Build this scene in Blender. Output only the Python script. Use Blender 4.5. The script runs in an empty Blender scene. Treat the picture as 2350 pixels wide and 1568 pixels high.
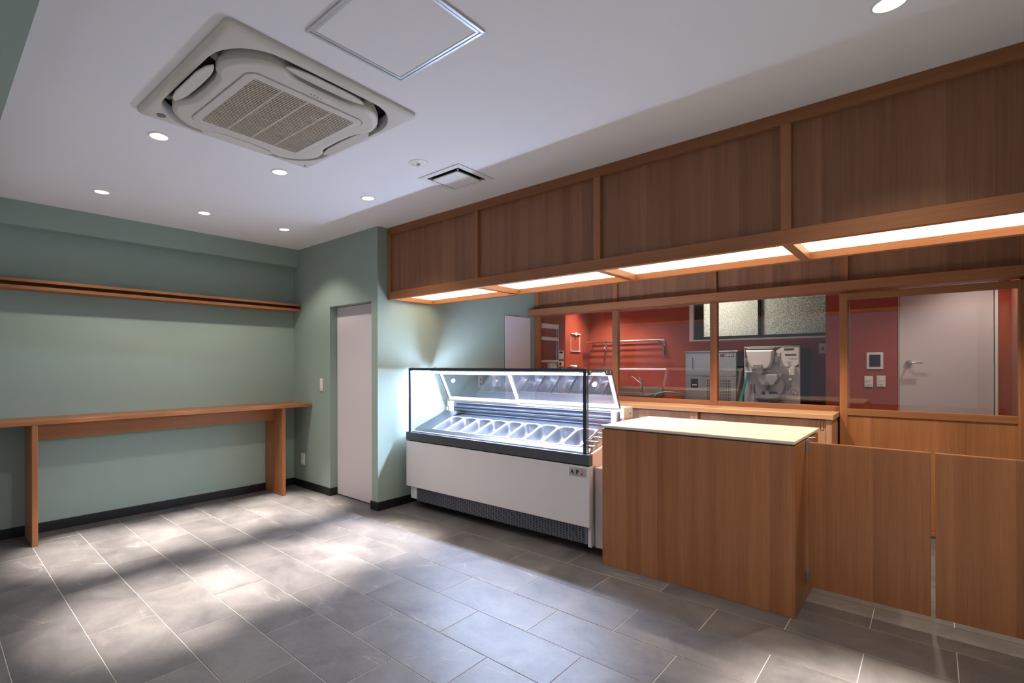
import bpy, bmesh, math, random
from mathutils import Vector, Matrix
random.seed(7)
S = bpy.context.scene
COL = S.collection
PI = math.pi

# ------------------------------------------------------------------ camera
CX, CY = 1000.0, 837.05            # principal point in the 2350 x 1568 frame (shift lens)
FPX = 1161.63
ROLL = math.radians(0.128)
YAW = math.radians(44.446)
HC = 1.32
cd = bpy.data.cameras.new('camera'); cam = bpy.data.objects.new('camera', cd); COL.objects.link(cam)
cd.sensor_fit = 'HORIZONTAL'; cd.sensor_width = 36.0
cd.lens = FPX * 36.0 / 2350
cd.shift_x = (1175 - CX) / 2350
cd.shift_y = -(784 - CY) / 2350
cd.clip_start = 0.02
cam.matrix_world = (Matrix.Translation((0, 0, HC)) @ Matrix.Rotation(YAW, 4, 'Z')
                    @ Matrix.Rotation(PI / 2, 4, 'X') @ Matrix.Rotation(-ROLL, 4, 'Z'))
S.camera = cam

# ------------------------------------------------------------------ world and exposure
S.view_settings.view_transform = 'Standard'
S.view_settings.look = 'None'
S.view_settings.gamma = 1.0
S.view_settings.use_curve_mapping = False
S.view_settings.exposure = 0.25
W = bpy.data.worlds.new('street_light'); S.world = W; W.use_nodes = True
W.node_tree.nodes['Background'].inputs[0].default_value = (0.86, 0.87, 1.0, 1)
W.node_tree.nodes['Background'].inputs[1].default_value = 0.38

# ------------------------------------------------------------------ light levels
E_DOWN = 1250.0        # customer area downlights: narrow beam, watts
E_WIDE = 24.0        # their wide spill
E_KITCHEN = 150.0
E_AISLE = 105.0        # lamps over the service aisle
E_CASE = 370.0        # display case LED bar
E_DIFF = 3.0         # bulkhead diffusers
C_DOWN = (1.0, 0.9, 0.8)
C_CASE = (0.60, 0.71, 1.0)
C_DIFF = (1.0, 0.78, 0.52)

ZC = 2.573           # ceiling
XL = -5.035          # left wall
YB = 2.896           # wall with the flush door
XP = -3.575          # passage wall
XR = 0.505           # right wall
YS = 5.42            # glazed screen
YK = 7.4             # kitchen window wall
YD = 6.9             # kitchen door wall


def srgb(r, g, b):
    f = lambda c: (c / 255 / 12.92) if c / 255 <= 0.04045 else ((c / 255 + 0.055) / 1.055) ** 2.4
    return (f(r), f(g), f(b), 1)


# ------------------------------------------------------------------ materials
def new_mat(name):
    m = bpy.data.materials.new(name); m.use_nodes = True
    return m, m.node_tree.nodes, m.node_tree.links, m.node_tree.nodes['Principled BSDF']


def plain(name, col, rough=0.5, metal=0.0, spec=0.5, noise=0.0, nscale=6.0, bump=0.0, bscale=80):
    m, n, l, p = new_mat(name)
    p.inputs['Base Color'].default_value = col
    p.inputs['Roughness'].default_value = rough
    p.inputs['Metallic'].default_value = metal
    p.inputs['Specular IOR Level'].default_value = spec
    g = n.new('ShaderNodeNewGeometry')
    if noise:
        t = n.new('ShaderNodeTexNoise'); t.inputs['Scale'].default_value = nscale; t.inputs['Detail'].default_value = 4
        l.new(g.outputs['Position'], t.inputs['Vector'])
        mx = n.new('ShaderNodeMix'); mx.data_type = 'RGBA'
        mx.inputs['A'].default_value = tuple(c * (1 - noise) for c in col[:3]) + (1,)
        mx.inputs['B'].default_value = tuple(min(1, c * (1 + noise)) for c in col[:3]) + (1,)
        l.new(t.outputs['Fac'], mx.inputs['Factor']); l.new(mx.outputs['Result'], p.inputs['Base Color'])
    if bump:
        t2 = n.new('ShaderNodeTexNoise'); t2.inputs['Scale'].default_value = bscale; t2.inputs['Detail'].default_value = 3
        l.new(g.outputs['Position'], t2.inputs['Vector'])
        b = n.new('ShaderNodeBump'); b.inputs['Strength'].default_value = bump; b.inputs['Distance'].default_value = 0.002
        l.new(t2.outputs['Fac'], b.inputs['Height']); l.new(b.outputs['Normal'], p.inputs['Normal'])
    return m


def emit(name, col, strength):
    m, n, l, p = new_mat(name)
    p.inputs['Base Color'].default_value = (0.8, 0.8, 0.8, 1)
    p.inputs['Emission Color'].default_value = col
    p.inputs['Emission Strength'].default_value = strength
    return m


def glass(name, tint=(0.97, 0.985, 0.98, 1), refl=1.0, base=0.045):
    m, n, l, p = new_mat(name); n.remove(p)
    out = n['Material Output']
    tr = n.new('ShaderNodeBsdfTransparent'); tr.inputs[0].default_value = tint
    gl = n.new('ShaderNodeBsdfGlossy'); gl.inputs['Roughness'].default_value = 0.0
    lw = n.new('ShaderNodeLayerWeight'); lw.inputs['Blend'].default_value = 0.5
    pw = n.new('ShaderNodeMath'); pw.operation = 'POWER'; pw.inputs[1].default_value = 5
    ml = n.new('ShaderNodeMath'); ml.operation = 'MULTIPLY_ADD'; ml.inputs[1].default_value = (1 - base) * refl; ml.inputs[2].default_value = base * refl
    l.new(lw.outputs['Facing'], pw.inputs[0]); l.new(pw.outputs[0], ml.inputs[0])
    mx = n.new('ShaderNodeMixShader'); l.new(ml.outputs[0], mx.inputs[0])
    l.new(tr.outputs[0], mx.inputs[1]); l.new(gl.outputs[0], mx.inputs[2]); l.new(mx.outputs[0], out.inputs['Surface'])
    return m


def wood(name, axis, dark, light, rough=0.42, leaf=0.098):
    m, n, l, p = new_mat(name)
    g = n.new('ShaderNodeNewGeometry')
    mp = n.new('ShaderNodeMapping')
    sc = {'z': (1, 1, 0.018), 'x': (0.018, 1, 1), 'y': (1, 0.018, 1)}[axis]
    mp.inputs['Scale'].default_value = sc
    l.new(g.outputs['Position'], mp.inputs['Vector'])
    a = n.new('ShaderNodeTexNoise'); a.inputs['Scale'].default_value = 190; a.inputs['Detail'].default_value = 6; a.inputs['Roughness'].default_value = 0.75
    b = n.new('ShaderNodeTexNoise'); b.inputs['Scale'].default_value = 22; b.inputs['Detail'].default_value = 3
    l.new(mp.outputs[0], a.inputs['Vector']); l.new(mp.outputs[0], b.inputs['Vector'])
    # veneer leaves: one tone for each strip
    sx = n.new('ShaderNodeSeparateXYZ'); l.new(g.outputs['Position'], sx.inputs[0])
    cr = n.new('ShaderNodeMath'); cr.operation = 'ADD'
    if axis == 'z':
        l.new(sx.outputs[0], cr.inputs[0]); l.new(sx.outputs[1], cr.inputs[1])
    else:
        l.new(sx.outputs[2], cr.inputs[0]); l.new(sx.outputs[1 if axis == 'x' else 0], cr.inputs[1])
    dv = n.new('ShaderNodeMath'); dv.operation = 'DIVIDE'; dv.inputs[1].default_value = leaf; l.new(cr.outputs[0], dv.inputs[0])
    fl = n.new('ShaderNodeMath'); fl.operation = 'FLOOR'; l.new(dv.outputs[0], fl.inputs[0])
    wn = n.new('ShaderNodeTexWhiteNoise'); wn.noise_dimensions = '1D'; l.new(fl.outputs[0], wn.inputs['W'])
    fr = n.new('ShaderNodeMath'); fr.operation = 'FRACT'; l.new(dv.outputs[0], fr.inputs[0])
    s1 = n.new('ShaderNodeMath'); s1.operation = 'MULTIPLY_ADD'; s1.inputs[1].default_value = 0.85; s1.inputs[2].default_value = -0.24
    l.new(a.outputs['Fac'], s1.inputs[0])
    s2 = n.new('ShaderNodeMath'); s2.operation = 'MULTIPLY_ADD'; s2.inputs[1].default_value = 0.55
    l.new(b.outputs['Fac'], s2.inputs[0]); l.new(s1.outputs[0], s2.inputs[2])
    s3 = n.new('ShaderNodeMath'); s3.operation = 'MULTIPLY_ADD'; s3.inputs[1].default_value = 0.27
    l.new(wn.outputs['Value'], s3.inputs[0]); l.new(s2.outputs[0], s3.inputs[2])
    s4 = n.new('ShaderNodeMath'); s4.operation = 'MULTIPLY_ADD'; s4.inputs[1].default_value = 0.08
    l.new(fr.outputs[0], s4.inputs[0]); l.new(s3.outputs[0], s4.inputs[2])
    mx = n.new('ShaderNodeMix'); mx.data_type = 'RGBA'; mx.inputs['A'].default_value = dark; mx.inputs['B'].default_value = light
    l.new(s4.outputs[0], mx.inputs['Factor']); l.new(mx.outputs['Result'], p.inputs['Base Color'])
    p.inputs['Roughness'].default_value = rough
    p.inputs['Specular IOR Level'].default_value = 0.35
    bp = n.new('ShaderNodeBump'); bp.inputs['Strength'].default_value = 0.08; bp.inputs['Distance'].default_value = 0.001
    l.new(a.outputs['Fac'], bp.inputs['Height']); l.new(bp.outputs['Normal'], p.inputs['Normal'])
    return m


def tile_mat():
    m, n, l, p = new_mat('slate_tile')
    oi = n.new('ShaderNodeObjectInfo'); g = n.new('ShaderNodeNewGeometry')
    ml = n.new('ShaderNodeMath'); ml.operation = 'MULTIPLY'; ml.inputs[1].default_value = 57.0; l.new(oi.outputs['Random'], ml.inputs[0])
    cb = n.new('ShaderNodeCombineXYZ'); l.new(ml.outputs[0], cb.inputs[2]); l.new(ml.outputs[0], cb.inputs[0])
    ad = n.new('ShaderNodeVectorMath'); l.new(g.outputs['Position'], ad.inputs[0]); l.new(cb.outputs[0], ad.inputs[1])
    c = n.new('ShaderNodeTexNoise'); c.inputs['Scale'].default_value = 3.2; c.inputs['Detail'].default_value = 7; c.inputs['Roughness'].default_value = 0.62; c.inputs['Distortion'].default_value = 0.6
    f = n.new('ShaderNodeTexNoise'); f.inputs['Scale'].default_value = 45; f.inputs['Detail'].default_value = 6; f.inputs['Roughness'].default_value = 0.7
    mp = n.new('ShaderNodeMapping'); mp.inputs['Scale'].default_value = (0.45, 1.5, 1); mp.inputs['Rotation'].default_value = (0, 0, 0.25)
    l.new(ad.outputs[0], mp.inputs[0])
    v = n.new('ShaderNodeTexNoise'); v.inputs['Scale'].default_value = 1.5; v.inputs['Detail'].default_value = 3; v.inputs['Distortion'].default_value = 0.9
    l.new(ad.outputs[0], c.inputs['Vector']); l.new(ad.outputs[0], f.inputs['Vector']); l.new(mp.outputs[0], v.inputs['Vector'])
    mix = n.new('ShaderNodeMath'); mix.operation = 'MULTIPLY_ADD'; mix.inputs[1].default_value = 0.35
    l.new(f.outputs['Fac'], mix.inputs[0]); l.new(c.outputs['Fac'], mix.inputs[2])
    rp = n.new('ShaderNodeValToRGB'); rp.color_ramp.elements[0].position = 0.45; rp.color_ramp.elements[0].color = srgb(76, 74, 76)
    rp.color_ramp.elements[1].position = 0.92; rp.color_ramp.elements[1].color = srgb(112, 108, 107)
    l.new(mix.outputs[0], rp.inputs[0])
    # pale veins where the stretched noise crosses its middle value
    sb = n.new('ShaderNodeMath'); sb.operation = 'SUBTRACT'; sb.inputs[1].default_value = 0.56; l.new(v.outputs['Fac'], sb.inputs[0])
    ab = n.new('ShaderNodeMath'); ab.operation = 'ABSOLUTE'; l.new(sb.outputs[0], ab.inputs[0])
    vr = n.new('ShaderNodeMapRange'); vr.inputs['From Min'].default_value = 0.0; vr.inputs['From Max'].default_value = 0.0055; vr.inputs['To Min'].default_value = 0.3; vr.inputs['To Max'].default_value = 0.0
    l.new(ab.outputs[0], vr.inputs['Value'])
    mk = n.new('ShaderNodeMath'); mk.operation = 'MULTIPLY'; l.new(vr.outputs[0], mk.inputs[0])
    c2 = n.new('ShaderNodeMapRange'); c2.inputs['From Min'].default_value = 0.48; c2.inputs['From Max'].default_value = 0.66
    l.new(c.outputs['Fac'], c2.inputs['Value']); l.new(c2.outputs[0], mk.inputs[1])
    mx = n.new('ShaderNodeMix'); mx.data_type = 'RGBA'; mx.inputs['B'].default_value = srgb(196, 190, 184)
    l.new(mk.outputs[0], mx.inputs['Factor']); l.new(rp.outputs[0], mx.inputs['A']); l.new(mx.outputs['Result'], p.inputs['Base Color'])
    p.inputs['Roughness'].default_value = 0.42
    p.inputs['Specular IOR Level'].default_value = 0.4
    bp = n.new('ShaderNodeBump'); bp.inputs['Strength'].default_value = 0.15; bp.inputs['Distance'].default_value = 0.001
    l.new(f.outputs['Fac'], bp.inputs['Height']); l.new(bp.outputs['Normal'], p.inputs['Normal'])
    return m


def frosted(name):
    m, n, l, p = new_mat(name); n.remove(p)
    g = n.new('ShaderNodeNewGeometry')
    t = n.new('ShaderNodeTexNoise'); t.inputs['Scale'].default_value = 95; t.inputs['Detail'].default_value = 2
    l.new(g.outputs['Position'], t.inputs['Vector'])
    rp = n.new('ShaderNodeValToRGB'); rp.color_ramp.elements[0].position = 0.38; rp.color_ramp.elements[0].color = (0.34, 0.34, 0.32, 1)
    rp.color_ramp.elements[1].position = 0.62; rp.color_ramp.elements[1].color = (0.95, 0.95, 0.92, 1)
    l.new(t.outputs['Fac'], rp.inputs[0])
    tl = n.new('ShaderNodeBsdfTranslucent'); l.new(rp.outputs[0], tl.inputs[0])
    gs = n.new('ShaderNodeBsdfGlossy'); gs.inputs['Roughness'].default_value = 0.3
    bp = n.new('ShaderNodeBump'); bp.inputs['Strength'].default_value = 0.6; bp.inputs['Distance'].default_value = 0.003
    l.new(t.outputs['Fac'], bp.inputs['Height']); l.new(bp.outputs[0], tl.inputs['Normal']); l.new(bp.outputs[0], gs.inputs['Normal'])
    mx = n.new('ShaderNodeMixShader'); mx.inputs[0].default_value = 0.06
    l.new(tl.outputs[0], mx.inputs[1]); l.new(gs.outputs[0], mx.inputs[2]); l.new(mx.outputs[0], n['Material Output'].inputs['Surface'])
    return m


WD, WL = srgb(101, 57, 33), srgb(176, 118, 76)
M = dict(
    cv=wood('pale_cabinet_veneer', 'z', srgb(142, 94, 64), srgb(214, 164, 124)), cx=wood('pale_worktop_timber', 'x', srgb(150, 100, 66), srgb(220, 172, 128), leaf=0.3),
    wp=wood('timber_panel_veneer', 'z', srgb(92, 58, 40), srgb(160, 112, 80), leaf=0.07),
    wv=wood('timber_grain_vertical', 'z', WD, WL), wx=wood('timber_grain_along_room', 'x', WD, WL, leaf=0.3), wy=wood('timber_grain_across_room', 'y', WD, WL, leaf=0.3),
    tile=tile_mat(), grout=plain('pale_grout', srgb(178, 171, 163), 0.9),
    ceil=plain('ceiling_paint', srgb(240, 238, 240), 0.9, bump=0.05, bscale=120), green=plain('sage_paint', srgb(148, 165, 153), 0.75, noise=0.03, bump=0.06),
    red=plain('terracotta_paint', srgb(160, 66, 46), 0.6, noise=0.04, bump=0.06), black=plain('black_skirting', srgb(22, 22, 23), 0.45),
    white=plain('white_enamel', srgb(214, 208, 207), 0.35), door=plain('white_door_laminate', srgb(214, 204, 206), 0.4),
    plastic=plain('white_plastic', srgb(232, 230, 226), 0.4), acp=plain('ivory_plastic', srgb(214, 208, 198), 0.5), grey=plain('grey_plastic', srgb(120, 118, 116), 0.5),
    acd=plain('dark_recess', srgb(28, 27, 26), 0.8), slat=plain('grille_slat', srgb(196, 186, 170), 0.5),
    alu=plain('anodised_aluminium', srgb(205, 208, 214), 0.32, 0.6), chrome=plain('chrome', srgb(225, 225, 228), 0.08, 1.0), brass=plain('brass', srgb(206, 160, 80), 0.3, 1.0),
    steel=plain('brushed_steel', srgb(206, 208, 210), 0.24, 1.0, noise=0.04, nscale=12), steel2=plain('satin_steel', srgb(176, 176, 172), 0.38, 1.0, noise=0.05, nscale=9),
    deck=plain('deck_steel', srgb(150, 156, 166), 0.28, 1.0, noise=0.03, nscale=14),
    pan=plain('pan_steel', srgb(182, 185, 190), 0.34, 1.0, noise=0.03, nscale=14),
    dsteel=plain('dark_steel', srgb(90, 96, 108), 0.3, 0.8), band=plain('charcoal_band', srgb(66, 68, 74), 0.35), cream=plain('cream_enamel', srgb(224, 208, 194), 0.35),
    top=plain('cream_solid_surface', srgb(212, 198, 180), 0.4), gl=glass('clear_glass'), gl2=glass('case_glass', (0.975, 0.985, 0.99, 1)), gl3=glass('case_door_glass', (0.80, 0.83, 0.9, 1), 1.0, 0.28),
    vent=plain('grey_vent_metal', srgb(120, 124, 132), 0.4, 0.5), rubber=plain('dark_seal', srgb(34, 42, 54), 0.35), led=emit('case_led', C_CASE + (1,), E_CASE),
    diff=emit('bulkhead_diffuser', C_DIFF + (1,), E_DIFF), lens=emit('downlight_lens', C_DOWN + (1,), 14.0), frost=frosted('frosted_glass'),
    teal=plain('teal_cloth', srgb(30, 140, 136), 0.7), maroon=plain('maroon_panel', srgb(96, 24, 40), 0.4), lcd=plain('green_lcd', srgb(54, 78, 58), 0.25), ink=plain('black_print', srgb(20, 20, 22), 0.5),
    rp=plain('red_print', srgb(170, 28, 36), 0.5), yellow=plain('yellow_print', srgb(216, 166, 40), 0.5), screen=plain('black_screen', srgb(14, 18, 24), 0.15), hopper=plain('white_hopper', srgb(224, 220, 222), 0.25),
    pgrey=plain('machine_grey', srgb(186, 184, 186), 0.35, 0.2), navy=plain('navy_sticker', srgb(34, 38, 60), 0.4), ldoor=plain('dark_machine_side', srgb(26, 24, 28), 0.4), asphalt=plain('outside_grey', srgb(120, 120, 118), 0.9),
)


# ------------------------------------------------------------------ mesh helpers
class MB:
    """collects faces; coordinates are given in world (minus origin o) or local (o = 0)"""
    def __init__(s, o=(0, 0, 0)):
        s.v = []; s.f = []; s.o = o

    def add(s, vs, fs):
        k = len(s.v)
        s.v += [(a[0] - s.o[0], a[1] - s.o[1], a[2] - s.o[2]) for a in vs]
        s.f += [tuple(i + k for i in f) for f in fs]
        return s

    def box(s, x0, x1, y0, y1, z0, z1):
        if x0 > x1: x0, x1 = x1, x0
        if y0 > y1: y0, y1 = y1, y0
        if z0 > z1: z0, z1 = z1, z0
        return s.add([(x0, y0, z0), (x1, y0, z0), (x1, y1, z0), (x0, y1, z0), (x0, y0, z1), (x1, y0, z1), (x1, y1, z1), (x0, y1, z1)],
                     [(3, 2, 1, 0), (4, 5, 6, 7), (0, 1, 5, 4), (1, 2, 6, 5), (2, 3, 7, 6), (3, 0, 4, 7)])

    def prism(s, poly, axis, a, b):
        """poly of 2D points extruded along axis: x -> (y,z), y -> (x,z), z -> (x,y)"""
        m = {'x': lambda p, t: (t, p[0], p[1]), 'y': lambda p, t: (p[0], t, p[1]), 'z': lambda p, t: (p[0], p[1], t)}[axis]
        n = len(poly)
        vs = [m(p, a) for p in poly] + [m(p, b) for p in poly]
        fs = [tuple(range(n))[::-1], tuple(range(n, 2 * n))] + [(i, (i + 1) % n, n + (i + 1) % n, n + i) for i in range(n)]
        return s.add(vs, fs)

    def loft(s, rings, cap0=True, cap1=True):
        n = len(rings[0]); vs = [p for r in rings for p in r]; fs = []
        for k in range(len(rings) - 1):
            for i in range(n):
                j = (i + 1) % n
                fs.append((k * n + i, k * n + j, (k + 1) * n + j, (k + 1) * n + i))
        if cap0: fs.append(tuple(range(n))[::-1])
        if cap1: fs.append(tuple(range((len(rings) - 1) * n, len(rings) * n)))
        return s.add(vs, fs)

    def cyl(s, p0, p1, r0, r1=None, n=20):
        r1 = r0 if r1 is None else r1
        p0, p1 = Vector(p0), Vector(p1); d = (p1 - p0).normalized()
        u = d.orthogonal().normalized(); w = d.cross(u)
        ring = lambda p, r: [tuple(p + u * (r * math.cos(2 * PI * i / n)) + w * (r * math.sin(2 * PI * i / n))) for i in range(n)]
        return s.loft([ring(p0, r0), ring(p1, r1)])

    def tube(s, pts, r, n=10):
        pts = [Vector(p) for p in pts]; rings = []; u = None
        for i, p in enumerate(pts):
            d = (pts[min(i + 1, len(pts) - 1)] - pts[max(i - 1, 0)]).normalized()
            if u is None: u = d.orthogonal().normalized()
            u = (u - d * u.dot(d)).normalized(); w = d.cross(u)
            rr = r[i] if isinstance(r, (list, tuple)) else r
            rings.append([tuple(p + u * (rr * math.cos(2 * PI * k / n)) + w * (rr * math.sin(2 * PI * k / n))) for k in range(n)])
        return s.loft(rings)

    def lathe(s, prof, c=(0, 0, 0), n=32, cap0=False, cap1=False):
        rings = [[(c[0] + r * math.cos(2 * PI * i / n), c[1] + r * math.sin(2 * PI * i / n), c[2] + z) for i in range(n)] for r, z in prof]
        return s.loft(rings, cap0, cap1)

    def mesh(s, name):
        me = bpy.data.meshes.new(name); me.from_pydata(s.v, [], s.f)
        bm = bmesh.new(); bm.from_mesh(me); bmesh.ops.recalc_face_normals(bm, faces=bm.faces); bm.to_mesh(me); bm.free()
        return me

    def build(s, name, mat, parent=None, bevel=0, smooth=False, seg=2, label=None):
        me = s.mesh(name)
        return link(name, me, mat, parent, bevel, smooth, seg, label)


def link(name, me, mat, parent=None, bevel=0, smooth=False, seg=2, label=None):
    if mat is not None:
        me.materials.clear(); me.materials.append(M[mat] if isinstance(mat, str) else mat)
    o = bpy.data.objects.new(name, me); COL.objects.link(o)
    if parent: o.parent = parent
    if smooth:
        for p in me.polygons: p.use_smooth = True
        me.set_sharp_from_angle(angle=math.radians(38))
    if bevel:
        b = o.modifiers.new('bevel', 'BEVEL'); b.width = bevel; b.segments = seg; b.limit_method = 'ANGLE'; b.angle_limit = math.radians(40)
    if label: o['label'] = label
    return o


def tag(o, label=None, cat=None, group=None, kind=None):
    if label: o['label'] = label
    if cat: o['category'] = cat
    if group: o['group'] = group
    if kind: o['kind'] = kind
    return o


def thing(name, label, cat, loc=(0, 0, 0), rotz=0.0, group=None, kind=None):
    o = bpy.data.objects.new(name, None); COL.objects.link(o); o.empty_display_size = 0.05
    o.location = loc; o.rotation_euler = (0, 0, rotz)
    return tag(o, label, cat, group, kind)


def dup(root, loc, label, rotz=None):
    r = root.copy(); COL.objects.link(r); r.location = loc; r['label'] = label
    if rotz is not None: r.rotation_euler = (0, 0, rotz)
    for ch in list(root.children):
        c = ch.copy(); COL.objects.link(c); c.parent = r
        for g in list(ch.children):
            d = g.copy(); COL.objects.link(d); d.parent = c
    return r


def struct(name, mb, mat, label=None, bevel=0):
    o = mb.build(name, mat, None, bevel); o['kind'] = 'structure'
    if label: o['label'] = label
    return o


def text_mesh(body, size, depth, loc, rot, mat, parent, name='lettering'):
    cu = bpy.data.curves.new('lettering_curve', 'FONT'); cu.body = body; cu.size = size; cu.extrude = depth; cu.align_x = 'CENTER'; cu.align_y = 'CENTER'
    t = bpy.data.objects.new('tmp', cu); COL.objects.link(t)
    dg = bpy.context.evaluated_depsgraph_get(); me = bpy.data.meshes.new_from_object(t.evaluated_get(dg))
    bpy.data.objects.remove(t); bpy.data.curves.remove(cu)
    o = link(name, me, mat, parent); o.location = loc; o.rotation_euler = rot
    return o


def rrect(hx, hy, r, n=6, c=(0, 0)):
    """rounded rectangle outline, counter clockwise"""
    pts = []
    for sx, sy, a0 in ((1, 1, 0), (-1, 1, 90), (-1, -1, 180), (1, -1, 270)):
        for i in range(n + 1):
            a = math.radians(a0 + 90 * i / n)
            pts.append((c[0] + sx * (hx - r) + r * math.cos(a), c[1] + sy * (hy - r) + r * math.sin(a)))
    return pts


# ================================================================== STRUCTURE
# floor: grout bed with every tile as a child
fl = struct('floor', MB().box(XL, XR, -1.0, YS + 0.02, -0.08, -0.0018), 'grout', 'dark grey stone tile floor with pale grout joints')
TX, TY, GAP = 0.6045, 0.3045, 0.0034
tm = {}
y_rows = []
r = -5
while True:
    y0 = 0.572 + r * TY; y1 = y0 + TY
    if y0 > YS: break
    off = -2.945 + (TX / 2 if r % 2 else 0)
    k = -5
    while True:
        x0 = off + k * TX; x1 = x0 + TX
        if x0 > XR: break
        a, b = max(x0 + GAP / 2, XL), min(x1 - GAP / 2, XR); c, d = max(y0 + GAP / 2, -1.0), min(y1 - GAP / 2, YS)
        if b - a > 0.02 and d - c > 0.02:
            key = (round(b - a, 3), round(d - c, 3))
            if key not in tm:
                hx, hy = (b - a) / 2, (d - c) / 2; e = 0.0012
                mb = MB(); mb.loft([[(-hx, -hy, -0.01), (hx, -hy, -0.01), (hx, hy, -0.01), (-hx, hy, -0.01)],
                                    [(-hx, -hy, -e), (hx, -hy, -e), (hx, hy, -e), (-hx, hy, -e)],
                                    [(-hx + e, -hy + e, 0), (hx - e, -hy + e, 0), (hx - e, hy - e, 0), (-hx + e, hy - e, 0)]])
                tm[key] = mb.mesh('tile'); tm[key].materials.append(M['tile'])
            o = bpy.data.objects.new('tile', tm[key]); COL.objects.link(o); o.parent = fl
            o.location = ((a + b) / 2, (c + d) / 2, random.uniform(-0.0003, 0.0003))
        k += 1
    r += 1
struct('floor_kitchen', MB().box(-4.0, 0.6, YS + 0.12, YK + 0.1, -0.1, 0.15), 'grey', 'raised grey floor of the kitchen behind the screen')

# ceiling with holes cut for the fittings
DL = [(-4.275, 0.922), (-4.275, 1.642), (-4.272, 2.361), (-3.018, 0.918), (-3.021, 1.638), (-3.024, 2.36), (-0.104, 2.362), (-0.104, 1.64), (-0.104, 0.92)]
AL = [(-2.35, 4.35), (-1.2, 4.35), (-0.05, 4.35)]
KL = [(-3.45, 6.85), (-2.95, 6.85), (-1.75, 6.35), (-0.45, 6.2), (0.28, 6.45)]
cut = MB()
for x, y in DL + AL + KL: cut.cyl((x, y, ZC - 0.1), (x, y, ZC + 0.09), 0.0435, n=28)
AC_C, AC_R = (-2.302, 1.240), math.radians(2.0)
rot = lambda x, y: (AC_C[0] + x * math.cos(AC_R) - y * math.sin(AC_R), AC_C[1] + x * math.sin(AC_R) + y * math.cos(AC_R))
q = [rot(*p) for p in ((-0.458, -0.458), (0.458, -0.458), (0.458, 0.458), (-0.458, 0.458))]
cut.prism(q, 'z', ZC - 0.1, ZC + 0.12)
VC = (-2.283, 2.527)
cut.box(VC[0] - 0.15, VC[0] + 0.15, VC[1] - 0.15, VC[1] + 0.15, ZC - 0.1, ZC + 0.1)
HC_ = (-1.4335, 1.2505)
ceil = struct('ceiling', MB().box(XL - 0.2, XR + 0.2, -1.0, YK + 0.2, ZC, ZC + 0.3), 'ceil', 'flat white painted ceiling')
co = cut.build('cutter', None)
bm_ = ceil.modifiers.new('holes', 'BOOLEAN'); bm_.operation = 'DIFFERENCE'; bm_.object = co; bm_.solver = 'EXACT'
dg = bpy.context.evaluated_depsgraph_get(); me = bpy.data.meshes.new_from_object(ceil.evaluated_get(dg))
ceil.modifiers.clear(); ceil.data = me; me.materials.clear(); me.materials.append(M['ceil'])
bpy.data.objects.remove(co)

# walls
struct('wall_left', MB().box(XL - 0.2, XL, -1.0, YB + 0.2, -0.08, ZC), 'green', 'sage green wall behind the long standing table')
struct('trim_1', MB().box(XL, -4.935, -1.0, YB, 2.384, ZC), 'green', 'sage green beam along the top of the left wall')
struct('trim_2', MB().box(XL, XR, -0.35, 0.2466, 2.385, ZC), 'green', 'sage green lintel beam above the shop front')
DX0, DX1, DZ = -4.335, -3.662, 1.905
wb = MB().box(XL - 0.2, DX0, YB, YB + 0.2, -0.08, ZC).box(DX0, DX1, YB, YB + 0.2, DZ, ZC).box(DX1, XP, YB, YB + 0.2, -0.08, ZC)
struct('wall_back', wb, 'green', 'sage green wall with the flush white door')
struct('wall_passage', MB().box(XP - 0.25, XP, YB + 0.2, YS + 0.06, -0.08, ZC), 'green', 'sage green side wall behind the display case')
struct('wall_right', MB().box(XR, XR + 0.2, -1.0, YS + 0.06, -0.08, ZC), 'green', 'sage green wall at the right end of the room')
# skirting
BH = 0.077
struct('baseboard_left', MB().box(XL, XL + 0.012, -1.0, YB - 0.012, 0, BH), 'black', 'black skirting under the standing table', 0.002)
struct('baseboard_back', MB().box(XL, DX0 + 0.012, YB - 0.012, YB, 0, BH).box(DX0, DX0 + 0.012, YB, YB + 0.078, 0, BH), 'black', 'black skirting left of the white door', 0.002)
struct('baseboard_corner', MB().box(DX1 - 0.012, XP + 0.012, YB - 0.012, YB, 0, BH).box(DX1 - 0.012, DX1, YB, YB + 0.078, 0, BH), 'black', 'black skirting on the corner beside the white door', 0.002)
struct('baseboard_passage', MB().box(XP, XP + 0.012, YB, 4.78, 0, BH), 'black', 'black skirting running behind the display case', 0.002)

# flush white door in the back wall
d1 = thing('door_1', 'plain white flush door in the green back wall', 'door', (DX0, YB + 0.08, 0), kind='structure')
m = MB((DX0, YB + 0.08, 0))
m.box(DX0 + 0.004, DX1 - 0.004, YB + 0.085, YB + 0.12, 0.008, DZ - 0.004).build('door_leaf', 'door', d1, 0.002)
MB((DX0, YB + 0.08, 0)).box(DX0, DX1, YB + 0.12, YB + 0.14, 0.0, DZ).build('door_back', 'acd', d1)
# white door in the passage wall
d2 = thing('door_2', 'white door on the green wall beside the glazed screen', 'door', (XP, 4.785, 0), kind='structure')
MB((XP, 4.785, 0)).box(XP + 0.001, XP + 0.02, 4.79, 5.30, 0.006, 1.893).build('door_leaf', 'door', d2, 0.002)
MB((XP, 4.785, 0)).box(XP + 0.0005, XP + 0.012, 4.783, 5.30, 0.0, 1.898).build('door_frame', 'grey', d2)

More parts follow.
